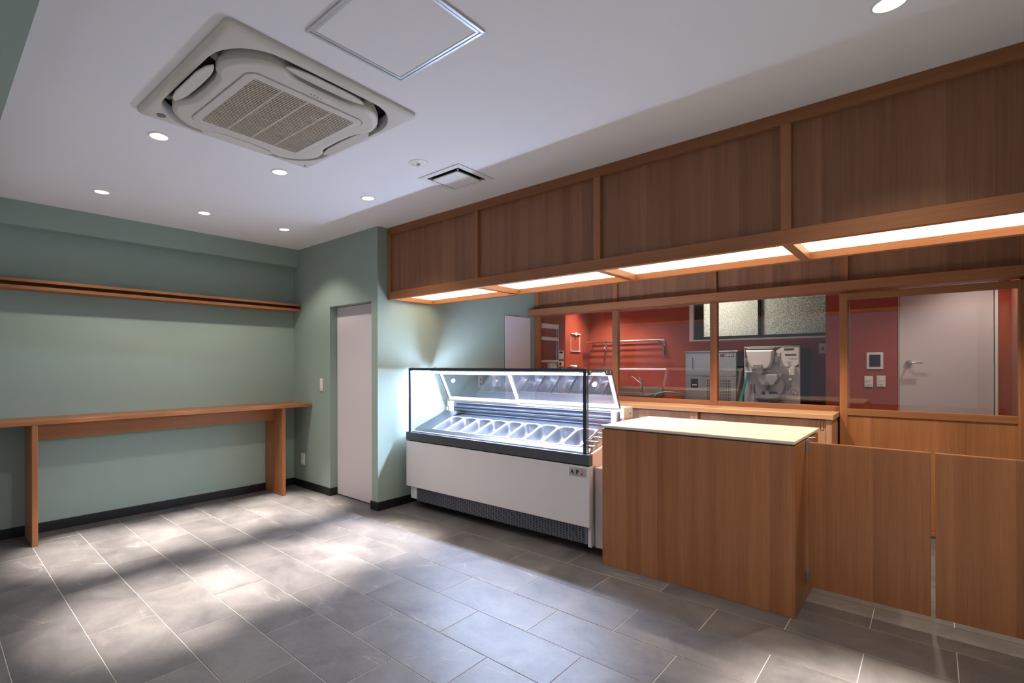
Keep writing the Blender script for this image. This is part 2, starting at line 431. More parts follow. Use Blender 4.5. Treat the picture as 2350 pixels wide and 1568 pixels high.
# ---------------------------------------------------------------- glazed timber screen
sc = thing('wall_screen', 'timber framed glazed screen in front of the kitchen', 'screen', (XP, YS, 0), kind='structure')
O = (XP, YS, 0)
XS = [-3.54, -2.522, -1.523, -0.525, 0.475]
for i, x in enumerate(XS):
    w0, w1 = (x - 0.032, x + 0.032)
    if i == 0: w0 = XP
    if i == 4: w1 = XR
    MB(O).box(w0, w1, YS, YS + 0.06, 0, 1.917).build('post', 'wv', sc, 0.0015)
    MB(O).box(w0 + 0.006, w1 - 0.006, YS, YS + 0.06, 1.99, ZC).build('upper_post', 'wv', sc, 0.0015)
for i in range(4):
    a, b = XS[i] + 0.026, XS[i + 1] - 0.026
    MB(O).box(a, b, YS + 0.03, YS + 0.045, 1.95, ZC).build('upper_panel', 'wp', sc)
MB(O).box(XP, XR, 5.288, YS + 0.06, 1.918, 1.996).build('head_rail', 'wx', sc, 0.002)
for i in range(3):
    a, b = XS[i] + 0.032, XS[i + 1] - 0.032
    if i == 0: a = XP + 0.07
    MB(O).box(a, b, YS + 0.004, YS + 0.056, 0.86, 0.962).build('sill_rail', 'wx', sc, 0.0015)
    MB(O).box(a, b, YS + 0.026, YS + 0.034, 0.962, 1.918).build('glass_pane', 'gl', sc)
    MB(O).box(a, b, YS + 0.02, YS + 0.04, 0.0, 0.86).build('lower_panel', 'wv', sc)

# sliding glazed door hung on the head rail
YO = 5.345
sd = thing('door_3', 'sliding timber door with a large glass pane and wooden lower panel', 'door', (-0.55, YO, 0), kind='structure')
O = (-0.55, YO, 0)
SX0, SX1 = -0.548, 0.485
MB(O).box(SX0, SX0 + 0.05, YO, YO + 0.036, 0.018, 1.90).build('stile', 'wv', sd, 0.0015)
MB(O).box(SX1 - 0.058, SX1, YO, YO + 0.036, 0.018, 1.90).build('stile', 'wv', sd, 0.0015)
for n_, z0, z1 in (('top_rail', 1.845, 1.90), ('middle_rail', 0.897, 0.95), ('bottom_rail', 0.018, 0.064)):
    MB(O).box(SX0 + 0.05, SX1 - 0.058, YO, YO + 0.036, z0, z1).build(n_, 'wx', sd, 0.0015)
MB(O).box(SX0 + 0.05, SX1 - 0.058, YO + 0.014, YO + 0.022, 0.95, 1.845).build('glass_pane', 'gl', sd)
MB(O).box(SX0 + 0.05, SX1 - 0.058, YO + 0.010, YO + 0.026, 0.064, 0.897).build('lower_panel', 'wv', sd)

# ---------------------------------------------------------------- kitchen shell
XK = -3.86
struct('wall_kitchen_near', MB().box(XP - 0.25, XP, YS + 0.06, 6.17, 0, ZC), 'red', 'terracotta kitchen wall carrying the white rack')
struct('wall_kitchen_left', MB().box(XK - 0.2, XK, 6.0, YK + 0.2, 0, ZC), 'red', 'terracotta left wall of the kitchen')
WX0, WX1, WZ0, WZ1 = -2.376, -0.80, 1.627, 2.42
wk = MB().box(XK, WX0, YK, YK + 0.15, 0, ZC).box(WX1, XR, YK, YK + 0.15, 0, ZC).box(WX0, WX1, YK, YK + 0.15, 0, WZ0).box(WX0, WX1, YK, YK + 0.15, WZ1, ZC)
struct('wall_kitchen_back', wk, 'red', 'terracotta kitchen wall with the frosted window')
KD0, KD1, KDZ = -0.243, 0.43, 2.15
wd = MB().box(-0.827, KD0, YD, YD + 0.12, 0, ZC).box(KD1, XR, YD, YD + 0.12, 0, ZC).box(KD0, KD1, YD, YD + 0.12, KDZ, ZC)
struct('wall_kitchen_partition', wd, 'red', 'terracotta wall around the white kitchen door')
struct('wall_kitchen_right', MB().box(XR, XR + 0.2, YS + 0.06, YK, 0, ZC), 'red', 'terracotta right wall of the kitchen')

# frosted window
w1 = thing('window_1', 'black framed frosted glass window in the terracotta kitchen wall', 'window', (WX0, YK, WZ0), kind='structure')
O = (WX0, YK, WZ0)
MB(O).box(WX0, WX0 + 0.05, YK - 0.015, YK + 0.1, WZ0, WZ1).box(WX0 + 0.05, WX1, YK - 0.015, YK + 0.1, WZ0, WZ0 + 0.022).box(WX0 + 0.05, WX1, YK - 0.015, YK + 0.1, WZ1 - 0.022, WZ1).box(WX1 - 0.03, WX1, YK - 0.015, YK + 0.1, WZ0 + 0.022, WZ1 - 0.022).build('casing', 'plastic', w1, 0.002)
MB(O).box(WX0 + 0.05, WX0 + 0.165, YK + 0.03, YK + 0.1, WZ0 + 0.022, WZ1).box(WX0 + 0.165, WX1 - 0.03, YK + 0.03, YK + 0.1, WZ0 + 0.022, WZ0 + 0.06).box(-1.575, -1.545, YK + 0.03, YK + 0.1, WZ0 + 0.06, WZ1).box(WX1 - 0.06, WX1 - 0.03, YK + 0.03, YK + 0.1, WZ0 + 0.06, WZ1).build('sash', 'black', w1, 0.002)
for a, b in ((WX0 + 0.165, -1.575), (-1.545, WX1 - 0.06)):
    MB(O).box(a, b, YK + 0.055, YK + 0.061, WZ0 + 0.06, WZ1 - 0.022).build('pane', 'frost', w1)
# added light panel outside, standing in for daylight on the frosted window
st = thing('window_backlight', 'added light panel backlighting the frosted window from outside', 'lamp', (-2.05, YK + 0.55, 2.15))
MB().box(-0.16, 0.16, 0.0, 0.05, -0.1, 0.1).build('housing', 'grey', st, 0.006)
MB().box(-0.145, 0.145, -0.012, 0.0, -0.085, 0.085).build('lens', emit('window_backlight_lens', (1, 0.93, 0.78, 1), 95.0), st)
struct('wall_alley', MB().box(-3.9, 0.6, YK + 0.6, YK + 0.7, 0, 3.2), 'asphalt', 'grey wall outside the frosted window')

# kitchen door
kd = thing('door_4', 'white door with a steel lever handle in the terracotta wall', 'door', (KD0, YD, 0.15), kind='structure')
O = (KD0, YD, 0.15)
MB(O).box(KD0 + 0.006, KD1 - 0.026, YD + 0.012, YD + 0.05, 0.155, KDZ - 0.02).build('door_leaf', 'door', kd, 0.002)
MB(O).box(KD1 - 0.02, KD1, YD - 0.008, YD + 0.12, 0.15, KDZ).box(KD0, KD1 - 0.02, YD - 0.008, YD + 0.12, KDZ - 0.018, KDZ).box(KD0, KD0 + 0.004, YD - 0.008, YD + 0.12, 0.15, KDZ - 0.018).build('door_frame', 'plastic', kd, 0.001)
hd = MB(O).cyl((-0.169, YD + 0.012, 1.327), (-0.169, YD - 0.004, 1.327), 0.026).build('rose', 'steel2', kd, smooth=True)
MB(O).tube([(-0.169, YD + 0.0, 1.327), (-0.169, YD - 0.03, 1.327), (-0.165, YD - 0.045, 1.327), (-0.15, YD - 0.05, 1.328), (-0.064, YD - 0.05, 1.329)], 0.0085).build('lever', 'steel', kd, smooth=True)

# ================================================================== BULKHEAD
BY0, BY1, BZ = 3.01, 3.6, 1.915
BX0, BX1 = XP + 0.004, XR - 0.002
bk = thing('bulkhead', 'hanging timber bulkhead with lit diffusers above the display case', 'bulkhead', (BX0, BY0, BZ), kind='structure')
O = (BX0, BY0, BZ)
MX = [-2.522, -1.520, -0.518]
MW = 0.0225
edges = [BX0] + MX + [BX1]
MB(O).box(BX0, BX1, BY0, BY0 + 0.045, BZ, BZ + 0.072).build('bottom_rail', 'wx', bk, 0.002)
MB(O).box(BX0, BX1, BY0, BY0 + 0.045, ZC - 0.062, ZC - 0.0005).build('top_rail', 'wx', bk, 0.002)
MB(O).box(BX0, BX1, BY1 - 0.045, BY1, BZ, BZ + 0.072).build('back_rail', 'wx', bk, 0.002)
MB(O).box(BX0, BX1, BY1 - 0.03, BY1 - 0.01, BZ + 0.072, ZC).build('back_panel', 'wx', bk)
for x in MX:
    MB(O).box(x - MW, x + MW, BY0, BY0 + 0.045, BZ + 0.072, ZC - 0.062).build('mullion', 'wv', bk, 0.002)
    MB(O).box(x - MW, x + MW, BY0 + 0.045, BY1 - 0.045, BZ, BZ + 0.06).build('cross_bar', 'wy', bk, 0.002)
MB(O).box(BX0, BX0 + 0.035, BY0, BY0 + 0.045, BZ + 0.072, ZC - 0.062).build('end_stile', 'wv', bk, 0.002)
MB(O).box(BX1 - 0.035, BX1, BY0, BY0 + 0.045, BZ + 0.072, ZC - 0.062).build('end_stile', 'wv', bk, 0.002)
MB(O).box(BX0, BX0 + 0.045, BY0 + 0.045, BY1 - 0.045, BZ, BZ + 0.06).build('end_bar', 'wy', bk, 0.002)
MB(O).box(BX1 - 0.045, BX1, BY0 + 0.045, BY1 - 0.045, BZ, BZ + 0.06).build('end_bar', 'wy', bk, 0.002)
for i in range(4):
    a = edges[i] + (0.035 if i == 0 else MW); b = edges[i + 1] - (0.035 if i == 3 else MW)
    MB(O).box(a, b, BY0 + 0.028, BY0 + 0.04, BZ + 0.072, ZC - 0.062).build('front_panel', 'wp', bk)
    a = edges[i] + (0.045 if i == 0 else MW); b = edges[i + 1] - (0.045 if i == 3 else MW)
    MB(O).box(a, b, BY0 + 0.045, BY1 - 0.045, BZ + 0.042, BZ + 0.05).build('light_diffuser', 'diff', bk, label='glowing warm white diffuser panel')

# ================================================================== LEFT WALL TABLE AND SHELF
TZ = 0.916; TF = -4.66
tb = thing('standing_table', 'long narrow timber standing table against the green left wall', 'table', (XL, 0.3, 0))
O = (XL, 0.3, 0)
MB(O).box(XL + 0.001, TF, -0.35, YB - 0.004, TZ - 0.032, TZ).build('tabletop', 'wy', tb, 0.0025)
for y in (0.568, 2.552):
    MB(O).box(XL + 0.014, TF - 0.003, y, y + 0.036, 0, TZ - 0.032).build('leg', 'wv', tb, 0.002)
MB(O).box(-4.842, -4.82, 0.604, 2.552, 0.757, TZ - 0.032).build('apron', 'wy', tb, 0.0015)
sh = thing('wall_shelf', 'long timber wall shelf with a grooved front edge', 'shelf', (XL, 0.3, 1.897))
O = (XL, 0.3, 1.897)
MB(O).box(XL + 0.001, -4.87, 0.25, YB - 0.003, 1.951, 1.973).build('top_board', 'wy', sh, 0.002)
MB(O).box(XL + 0.001, -4.877, 0.25, YB - 0.003, 1.897, 1.923).build('bottom_board', 'wy', sh, 0.002)
MB(O).box(XL + 0.001, -4.985, 0.25, YB - 0.003, 1.923, 1.951).build('groove_back', 'wy', sh)


def plate(name, label, cat, x, z, w, h, y, face, kind, group=None, parts=()):
    """wall plate facing -Y (face='y') or +X (face='x'); x is the coordinate along the wall"""
    loc = (x, y, z) if face == 'y' else (y, x, z)
    t = thing(name, label, cat, loc, 0 if face == 'y' else PI / 2, group)
    MB().box(-w / 2, w / 2, -0.009, 0, -h / 2, h / 2).build('plate', 'plastic', t, 0.003)
    for nm, mat, a, b, c, d in parts:
        MB().box(a, b, -0.0125, -0.0085, c, d).build(nm, mat, t, 0.001)
    return t


plate('light_switch', 'white wall switch on the green wall above the table end', 'switch', -4.483, 1.115, 0.05, 0.128, YB, 'y', 0,
      parts=(('rocker', 'plastic', -0.017, 0.017, -0.045, 0.045), ('indicator', 'grey', -0.008, 0.002, -0.052, -0.048)))
plate('wall_outlet', 'white power outlet low on the green wall near the table leg', 'outlet', -4.846, 0.307, 0.07, 0.122, YB, 'y', 0,
      parts=(('socket', 'plastic', -0.016, 0.016, 0.006, 0.04), ('socket', 'plastic', -0.016, 0.016, -0.04, -0.006)))
for yy, ww, lab in ((4.345, 0.07, 'narrow outlet plate on the green wall, nearer one seen through the case'), (4.64, 0.15, 'wide outlet plate on the green wall behind the case')):
    plate('wall_outlet', lab, 'outlet', yy, 1.13, ww, 0.13, XP, 'x', 0, parts=(('socket', 'grey', -0.012, 0.012, 0.01, 0.04), ('socket', 'grey', -0.012, 0.012, -0.04, -0.01)))

# ================================================================== CEILING FITTINGS
def downlight(loc, label, group):
    t = thing('downlight', label, 'downlight', loc, 0, group)
    MB().lathe([(0.0545, 0.0), (0.053, -0.0035), (0.045, -0.0035), (0.0415, 0.004), (0.0415, 0.012)], n=36).build('trim_ring', 'plastic', t, smooth=True)
    MB().lathe([(0.0425, 0.008), (0.040, 0.03), (0.036, 0.055), (0.0, 0.056)], n=32).build('reflector_cup', 'grey', t, smooth=True)
    MB().lathe([(0.0, 0.024), (0.028, 0.024), (0.031, 0.027), (0.031, 0.04), (0.0, 0.04)], n=32).build('lens', 'lens', t, smooth=True)
    return t


def spot(x, y, z, e, col, size=88, blend=0.75, soft=0.035, tx=0.0, ty=0.0):
    ld = bpy.data.lights.new('lamp_beam', 'SPOT'); ld.energy = e; ld.color = col; ld.spot_size = math.radians(size); ld.spot_blend = blend; ld.shadow_soft_size = soft
    o = bpy.data.objects.new('lamp_beam', ld); COL.objects.link(o); o.location = (x, y, z); o.rotation_euler = (tx, ty, 0)
    return o


rows = ['front', 'middle', 'back']
first = None
for i, (x, y) in enumerate(DL):
    rw = rows[i % 3]
    if i < 3: lab = ['recessed downlight by the left wall, nearest the camera', 'recessed downlight by the left wall, middle one of three', 'recessed downlight by the left wall, nearest the far corner'][i]
    elif i < 6: lab = ['recessed downlight beside the air conditioner, nearest the camera', 'recessed downlight just beyond the air conditioner corner', 'recessed downlight nearest the round emergency light'][i - 3]
    else: lab = ['large looking recessed downlight at the upper right of the ceiling', 'recessed downlight above the swing doors, middle of the right row', 'recessed downlight above the camera in the right row'][i - 6]
    if first is None: first = t = downlight((x, y, ZC), lab, 'ceiling downlights')
    else: t = dup(first, (x, y, ZC), lab)
    spot(x, y, ZC - 0.012, E_DOWN, C_DOWN, 29, 1.0, 0.03)
    spot(x, y, ZC - 0.012, E_WIDE, C_DOWN, 112, 0.5, 0.03)
for i, (x, y) in enumerate(AL):
    dup(first, (x, y, ZC), ['downlight over the service aisle behind the display case', 'downlight over the service aisle behind the sales counter', 'downlight over the service aisle behind the swing doors'][i])
    spot(x, y, ZC - 0.012, E_AISLE, (1.0, 0.84, 0.66), 94, 0.45, 0.03)
for i, (x, y) in enumerate(KL):
    dup(first, (x, y, ZC), ['kitchen downlight washing the left terracotta wall', 'kitchen downlight above the sink', 'kitchen downlight above the steel machines', 'kitchen downlight near the white kitchen door', 'kitchen downlight in the right corner'][i])
    spot(x, y, ZC - 0.012, E_KITCHEN * (1.0, 0.75, 0.9, 0.17, 0.3)[i], (1.0, 0.86, 0.72), 95, 0.8, (0.05, 0.16, 0.08, 0.05, 0.05)[i])

# cassette air conditioner
HF = 0.4835
ac = thing('air_conditioner', 'white four way cassette air conditioner set in the ceiling', 'air conditioner', (AC_C[0], AC_C[1], ZC), AC_R)
def sq(h, r, z, n=8): return [(p[0], p[1], z) for p in rrect(h, h, r, n)]
def corner_shape(hm, hc, z, nn=9):
    """outline that bulges at the corners and is pinched to hm along the four sides"""
    pts = []
    for k in range(4):
        a0 = k * PI / 2
        cr = hc - 0.2
        loc = [(hm, -0.11), (hm - 0.004, 0.0), (hm, 0.11), (hm + 0.010, 0.155), (hm + 0.034, 0.19)]
        loc += [(0.2 + cr * math.cos(t), 0.2 + cr * math.sin(t)) for t in [PI / 2 * i / 8 for i in range(1, 8)]]
        loc += [(0.19, hm + 0.034), (0.155, hm + 0.010)]
        for x, y in loc:
            pts.append((x * math.cos(a0) - y * math.sin(a0), x * math.sin(a0) + y * math.cos(a0), z))
    return pts
# outer panel: flat plate with a rounded opening
MB().loft([sq(HF, 0.02, -0.001), sq(HF, 0.02, -0.014), sq(HF - 0.008, 0.02, -0.022), sq(HF - 0.022, 0.05, -0.026), sq(0.452, 0.215, -0.029), sq(0.444, 0.21, -0.028), sq(0.440, 0.208, -0.010), sq(0.440, 0.208, 0.03)], False, False).build('decoration_panel', 'acp', ac, smooth=True)
MB().loft([sq(0.452, 0.2, 0.05), sq(0.452, 0.2, 0.06)]).build('outlet_recess', 'acd', ac)
cs = lambda d, z: corner_shape(0.362 - d, 0.408 - d, z)
MB().loft([cs(0.02, 0.045), cs(0.0, -0.010), cs(0.001, -0.034), cs(0.008, -0.042), cs(0.024, -0.046)], False, False).build('body_shell', 'acp', ac, smooth=True)
# face with the square intake frame (filled between body outline and frame)
def ring_face(outer, inner, name, mat, parent, smooth=False):
    bm = bmesh.new()
    vo = [bm.verts.new(p) for p in outer]; vi = [bm.verts.new(p) for p in inner]
    eo = [bm.edges.new((vo[i], vo[(i + 1) % len(vo)])) for i in range(len(vo))]
    ei = [bm.edges.new((vi[i], vi[(i + 1) % len(vi)])) for i in range(len(vi))]
    bmesh.ops.triangle_fill(bm, use_beauty=True, use_dissolve=False, edges=eo + ei)
    bmesh.ops.recalc_face_normals(bm, faces=bm.faces)
    me = bpy.data.meshes.new(name); bm.to_mesh(me); bm.free()
    return link(name, me, mat, parent)
ring_face(cs(0.024, -0.046), sq(0.308, 0.05, -0.046), 'face_plate', 'acp', ac)
MB().loft([sq(0.308, 0.05, -0.046), sq(0.307, 0.05, -0.041), sq(0.304, 0.05, -0.041), sq(0.302, 0.05, -0.050), sq(0.264, 0.014, -0.051), sq(0.262, 0.014, -0.040)], False, False).build('grille_frame', 'acp', ac, smooth=True)
MB().box(-0.27, 0.27, -0.27, 0.27, -0.036, -0.032).build('filter', 'acd', ac)
slm = MB().box(-0.0034, 0.0034, -0.262, 0.262, -0.049, -0.039).mesh('slat'); slm.materials.append(M['slat'])
for i in range(38):
    o = bpy.data.objects.new('slat', slm); COL.objects.link(o); o.parent = ac; o.location = (-0.2527 + i * 0.01366, 0, 0)
for i in (-1, 0, 1):
    MB().box(-0.262, 0.262, i * 0.131 - 0.005, i * 0.131 + 0.005, -0.0495, -0.038).build('divider', 'slat', ac)
flap = MB()
pr = [(-0.205, 0.045), (-0.175, 0.064), (-0.11, 0.075), (0.11, 0.075), (0.175, 0.064), (0.205, 0.045), (0.198, 0.038), (0.165, 0.026), (0.12, 0.017), (0.0, 0.013), (-0.12, 0.017), (-0.165, 0.026), (-0.198, 0.038)]
flap.prism([(b, a) for a, b in pr], 'z', -0.004, 0.004)
fm = flap.mesh('flap'); fm.materials.append(M['acp'])
for k in range(4):
    o = bpy.data.objects.new('flap', fm); COL.objects.link(o); o.parent = ac
    a = k * PI / 2
    o.rotation_mode = 'XYZ'
    o.matrix_local = Matrix.Rotation(a, 4, 'Z') @ Matrix.Translation((0.366, 0, -0.026)) @ Matrix.Rotation(math.radians(8), 4, 'Y')
    b = o.modifiers.new('bevel', 'BEVEL'); b.width = 0.003; b.segments = 2
    for s_ in (-1, 1):
        g = MB().box(-0.03, 0.03, -0.018, 0.018, -0.02, 0.04).build('bracket', 'grey', ac, 0.004)
        g.matrix_local = Matrix.Rotation(a, 4, 'Z') @ Matrix.Translation((0.41, s_ * 0.228, 0.006)) @ Matrix.Rotation(s_ * 0.5, 4, 'Z')
MB().cyl((-0.405, -0.395, -0.024), (-0.405, -0.395, -0.032), 0.02).build('sensor', 'grey', ac, smooth=True)
for k in range(4):
    MB().box(0.322, 0.330, -0.03 + k * 0.018, -0.026 + k * 0.018, -0.0475, -0.0455).build('vent_mark', 'grey', ac)
MB().box(-0.288, -0.284, -0.05, 0.02, -0.0475, -0.0455).build('badge', 'grey', ac)
MB().cyl((-0.44, 0.44, -0.02), (-0.44, 0.44, -0.028), 0.006, n=12).build('plug', 'navy', ac)

# access hatch
ht = thing('access_hatch', 'square ceiling access hatch with aluminium frame', 'hatch', (HC_[0], HC_[1], ZC))
def frame_sq(h0, h1, z0, z1, mbx=None):
    mbx = mbx or MB()
    for a in range(4):
        ca, sa = math.cos(a * PI / 2), math.sin(a * PI / 2)
        poly = [(h0, -h0), (h0, h0), (h1, h1), (h1, -h1)]
        mbx.prism([(x * ca - y * sa, x * sa + y * ca) for x, y in poly], 'z', z0, z1)
    return mbx
frame_sq(0.2385, 0.226, -0.008, -0.0005).build('outer_frame', 'alu', ht, 0.0015)
frame_sq(0.2245, 0.212, -0.0065, -0.0005).build('inner_frame', 'alu', ht, 0.0015)
frame_sq(0.226, 0.2245, -0.001, -0.0005).build('shadow_gap', 'acd', ht)
MB().box(-0.212, 0.212, -0.212, 0.212, -0.004, -0.0005).build('hatch_panel', 'ceil', ht)
MB().box(0.214, 0.226, -0.05, -0.03, -0.0095, -0.006).build('latch', 'steel2', ht, 0.001)

# square ceiling vent
vt = thing('ceiling_vent', 'small square white ceiling air vent near the bulkhead', 'vent', (VC[0], VC[1], ZC), math.radians(0.6))
frame_sq(0.18, 0.138, -0.006, -0.0005).build('outer_frame', 'plastic', vt, 0.0025)
frame_sq(0.138, 0.134, -0.006, 0.05).build('throat', 'acd', vt)
MB().box(-0.14, 0.14, -0.14, 0.14, 0.05, 0.055).build('duct', 'acd', vt)
MB().box(-0.114, 0.114, -0.114, 0.114, -0.017, -0.007).build('centre_plate', 'plastic', vt, 0.003)
for a in range(4):
    ca, sa = math.cos(a * PI / 2 + PI / 4), math.sin(a * PI / 2 + PI / 4)
    MB().cyl((0.15 * ca, 0.15 * sa, -0.012), (0.18 * ca, 0.18 * sa, -0.002), 0.007, n=10).build('arm', 'grey', vt)

# round emergency light
el = thing('emergency_light', 'small round white emergency light on the ceiling', 'emergency light', (-2.277, 2.17, ZC))
MB().lathe([(0.0, -0.006), (0.05, -0.006), (0.06, -0.003), (0.061, 0.0)], n=40).build('body', 'plastic', el, smooth=True)
MB().lathe([(0.0, -0.016), (0.008, -0.015), (0.012, -0.009), (0.013, -0.005)], n=20).build('lens', 'chrome', el, smooth=True)
for x, y in ((-0.034, -0.01), (-0.026, -0.02), (0.035, 0.006)):
    MB().box(x - 0.004, x + 0.004, y - 0.002, y + 0.002, -0.0068, -0.0055).build('indicator', 'grey', el)

# ================================================================== GELATO CASE
CWD = 1.816
gc = thing('gelato_display_case', 'white gelato display case with glass top and steel pans', 'display case', (-3.488, 3.162, 0), math.radians(1.2))
MB().box(0.0, CWD, 0.0, 0.02, 0.200, 0.617).box(CWD - 0.02, CWD, 0.02, 0.09, 0.200, 0.617).box(0, 0.02, 0.02, 0.09, 0.2, 0.617).build('front_panel', 'white', gc, 0.003)
MB().box(0.002, CWD, -0.004, 0.05, 0.625, 0.698).build('front_band', 'band', gc, 0.002)
MB().box(0.02, CWD - 0.02, 0.02, 0.05, 0.612, 0.626).build('shadow_joint', 'acd', gc)
MB().prism([(0.05, 0.20), (0.05, 0.702), (0.12, 0.715), (0.56, 0.80), (0.56, 0.895), (0.72, 0.895), (0.72, 0.10), (0.10, 0.10), (0.10, 0.2)], 'x', CWD - 0.014, CWD).build('side_panel', 'cream', gc, 0.001)
MB().prism([(0.05, 0.20), (0.05, 0.702), (0.12, 0.715), (0.56, 0.80), (0.56, 0.895), (0.72, 0.895), (0.72, 0.10), (0.10, 0.10), (0.10, 0.2)], 'x', 0, 0.014).build('side_panel', 'cream', gc, 0.001)
MB().box(0.02, CWD - 0.02, 0.10, 0.70, 0.075, 0.58).build('body', 'dsteel', gc)
MB().box(0.03, 0.105, 0.03, 0.10, 0.085, 0.199).build('corner_cap', 'white', gc, 0.003)
MB().box(CWD - 0.028, CWD - 0.004, 0.035, 0.16, 0.055, 0.199).build('corner_cap', 'white', gc, 0.002)
MB().box(CWD + 0.004, CWD + 0.075, 0.075, 0.70, 0.05, 0.602).build('side_filler', 'white', gc, 0.003)
# louvre grille along the base: real openings between bars
gx0, gx1, gz0, gz1 = 0.108, CWD - 0.03, 0.072, 0.199
mb = MB().box(gx0, gx0 + 0.012, 0.034, 0.037, gz0, gz1).box(gx1 - 0.022, gx1, 0.034, 0.037, gz0, gz1)
nc, nr = 66, 11
cw = (gx1 - 0.022 - gx0 - 0.012) / nc; rh = (gz1 - gz0) / nr
for i in range(1, nc):
    x = gx0 + 0.012 + i * cw; mb.box(x - 0.0028, x + 0.0028, 0.034, 0.037, gz0, gz1)
for j in range(nr + 1):
    z = gz0 + j * rh; mb.box(gx0, gx1, 0.0343, 0.0367, max(gz0, z - 0.0027), min(gz1, z + 0.0027))
mb.build('louvre_grille', 'vent', gc)
MB().box(gx0, gx1, 0.075, 0.08, 0.06, 0.2).build('grille_backing', 'acd', gc)
for x in (0.09, CWD - 0.10):
    for y in (0.16, 0.62):
        MB().cyl((x, y, 0.0), (x, y, 0.012), 0.022).cyl((x, y, 0.012), (x, y, 0.08), 0.012).build('foot', 'black', gc, smooth=True)
# glazing
u0, u1 = 0.035, CWD - 0.022
gp = [(0.012, 0.70), (0.012, 1.283), (0.405, 1.283), (0.560, 0.985), (0.560, 0.81)]
MB().box(u0, u1, 0.004, 0.010, 0.699, 1.288).build('front_glass', 'gl2', gc)
MB().prism(gp, 'x', u0, u0 + 0.006).build('side_glass', 'gl2', gc)
MB().prism(gp, 'x', u1 - 0.006, u1).build('side_glass', 'gl2', gc)
MB().box(u0, u1, 0.012, 0.405, 1.284, 1.290).build('top_glass', 'gl2', gc)
MB().box(u0 - 0.002, u0 + 0.022, 0.001, 0.0035, 0.699, 1.289).box(u1 - 0.024, u1 + 0.002, 0.001, 0.0035, 0.699, 1.289).box(u0 + 0.022, u1 - 0.024, 0.001, 0.0035, 1.268, 1.289).build('front_border', 'rubber', gc)
def edge_strip(u, w=0.002):
    b = MB()
    for k in range(1, len(gp)):
        a, c = Vector(gp[k - 1]), Vector(gp[k]); d = (c - a).normalized(); nn = Vector((d.y, -d.x)) * 0.018
        if k == 4: continue
        b.prism([tuple(a), tuple(c), tuple(c + nn), tuple(a + nn)], 'x', u - w / 2, u + w / 2)
    return b
edge_strip(u1 + 0.0015).build('side_border', 'band', gc)
edge_strip(u0 - 0.0015).build('side_border', 'band', gc)
for y_, z_ in ((0.055, 1.262), (0.315, 1.262), (0.375, 1.262)):
    for uu in (u1, u0):
        s_ = 1 if uu == u1 else -1
        MB().cyl((uu - 0.012 * s_, y_, z_), (uu + 0.008 * s_, y_, z_), 0.013, n=18).build('glass_clamp', 'chrome', gc, 0.002, smooth=True)
for uu in (u0 + 0.02, u1 - 0.02):
    for y_ in (0.03, 0.33):
        MB().cyl((uu, y_, 1.289), (uu, y_, 1.296), 0.008, n=14).build('glass_screw', 'chrome', gc, smooth=True)
MB().box(u1 - 0.002, u1 + 0.004, 0.30, 0.40, 1.238, 1.283).build('clamp_plate', 'band', gc, 0.001)
MB().box(u1 - 0.002, u1 + 0.004, 0.03, 0.075, 1.243, 1.283).build('clamp_plate', 'band', gc, 0.001)
# lamp bar under the top glass
lb = MB().box(0.05, CWD - 0.045, 0.335, 0.392, 1.252, 1.268).build('lamp_bar', 'alu', gc, 0.002)
MB().box(0.06, CWD - 0.055, 0.338, 0.385, 1.236, 1.2515).build('led_strip', 'led', gc, label='bright cool white light strip')
# tub and sloping deck
SL = math.atan2(0.085, 0.26)
dk = lambda v: 0.735 + (v - 0.10) * math.tan(SL)
MB().box(u0 + 0.008, u1 - 0.008, 0.055, 0.56, 0.585, 0.592).build('tub_floor', 'dsteel', gc)
MB().box(u0 + 0.008, u1 - 0.008, 0.052, 0.056, 0.585, 0.70).build('tub_front', 'deck', gc)
MB().prism([(0.058, 0.700), (0.058, 0.708), (0.084, dk(0.084) + 0.002), (0.084, dk(0.084) - 0.006)], 'x', u0 + 0.008, u1 - 0.008).build('front_ledge', 'deck', gc)
MB().box(u0 + 0.01, u1 - 0.01, 0.036, 0.056, 0.6995, 0.708).build('glass_channel', 'alu', gc, 0.001)
P0 = 0.236; PP = 0.1635
MB().prism([(0.086, dk(0.086) - 0.005), (0.086, dk(0.086)), (0.50, dk(0.50)), (0.50, dk(0.5) - 0.005)], 'x', u0 + 0.008, P0 - 0.004).build('deck_plate', 'deck', gc)
MB().prism([(0.386, dk(0.386) - 0.004), (0.386, dk(0.386) + 0.004), (0.555, 0.835), (0.555, 0.829)], 'x', P0 - 0.004, u1 - 0.008).build('rear_ledge', 'deck', gc)
for k in range(10):
    x = P0 + k * PP
    MB().prism([(0.086, dk(0.086) - 0.012), (0.086, dk(0.086) - 0.006), (0.386, dk(0.386) - 0.006), (0.386, dk(0.386) - 0.012)], 'x', x - 0.004, x + 0.004).build('pan_bar', 'deck', gc)
for k, v in enumerate((0.12, 0.19, 0.26, 0.33)):
    MB().box(P0 + 9 * PP + 0.008, u1 - 0.01, v, v + 0.045, dk(v) - 0.012, dk(v)).build('filler_slat', 'steel2', gc, 0.001)
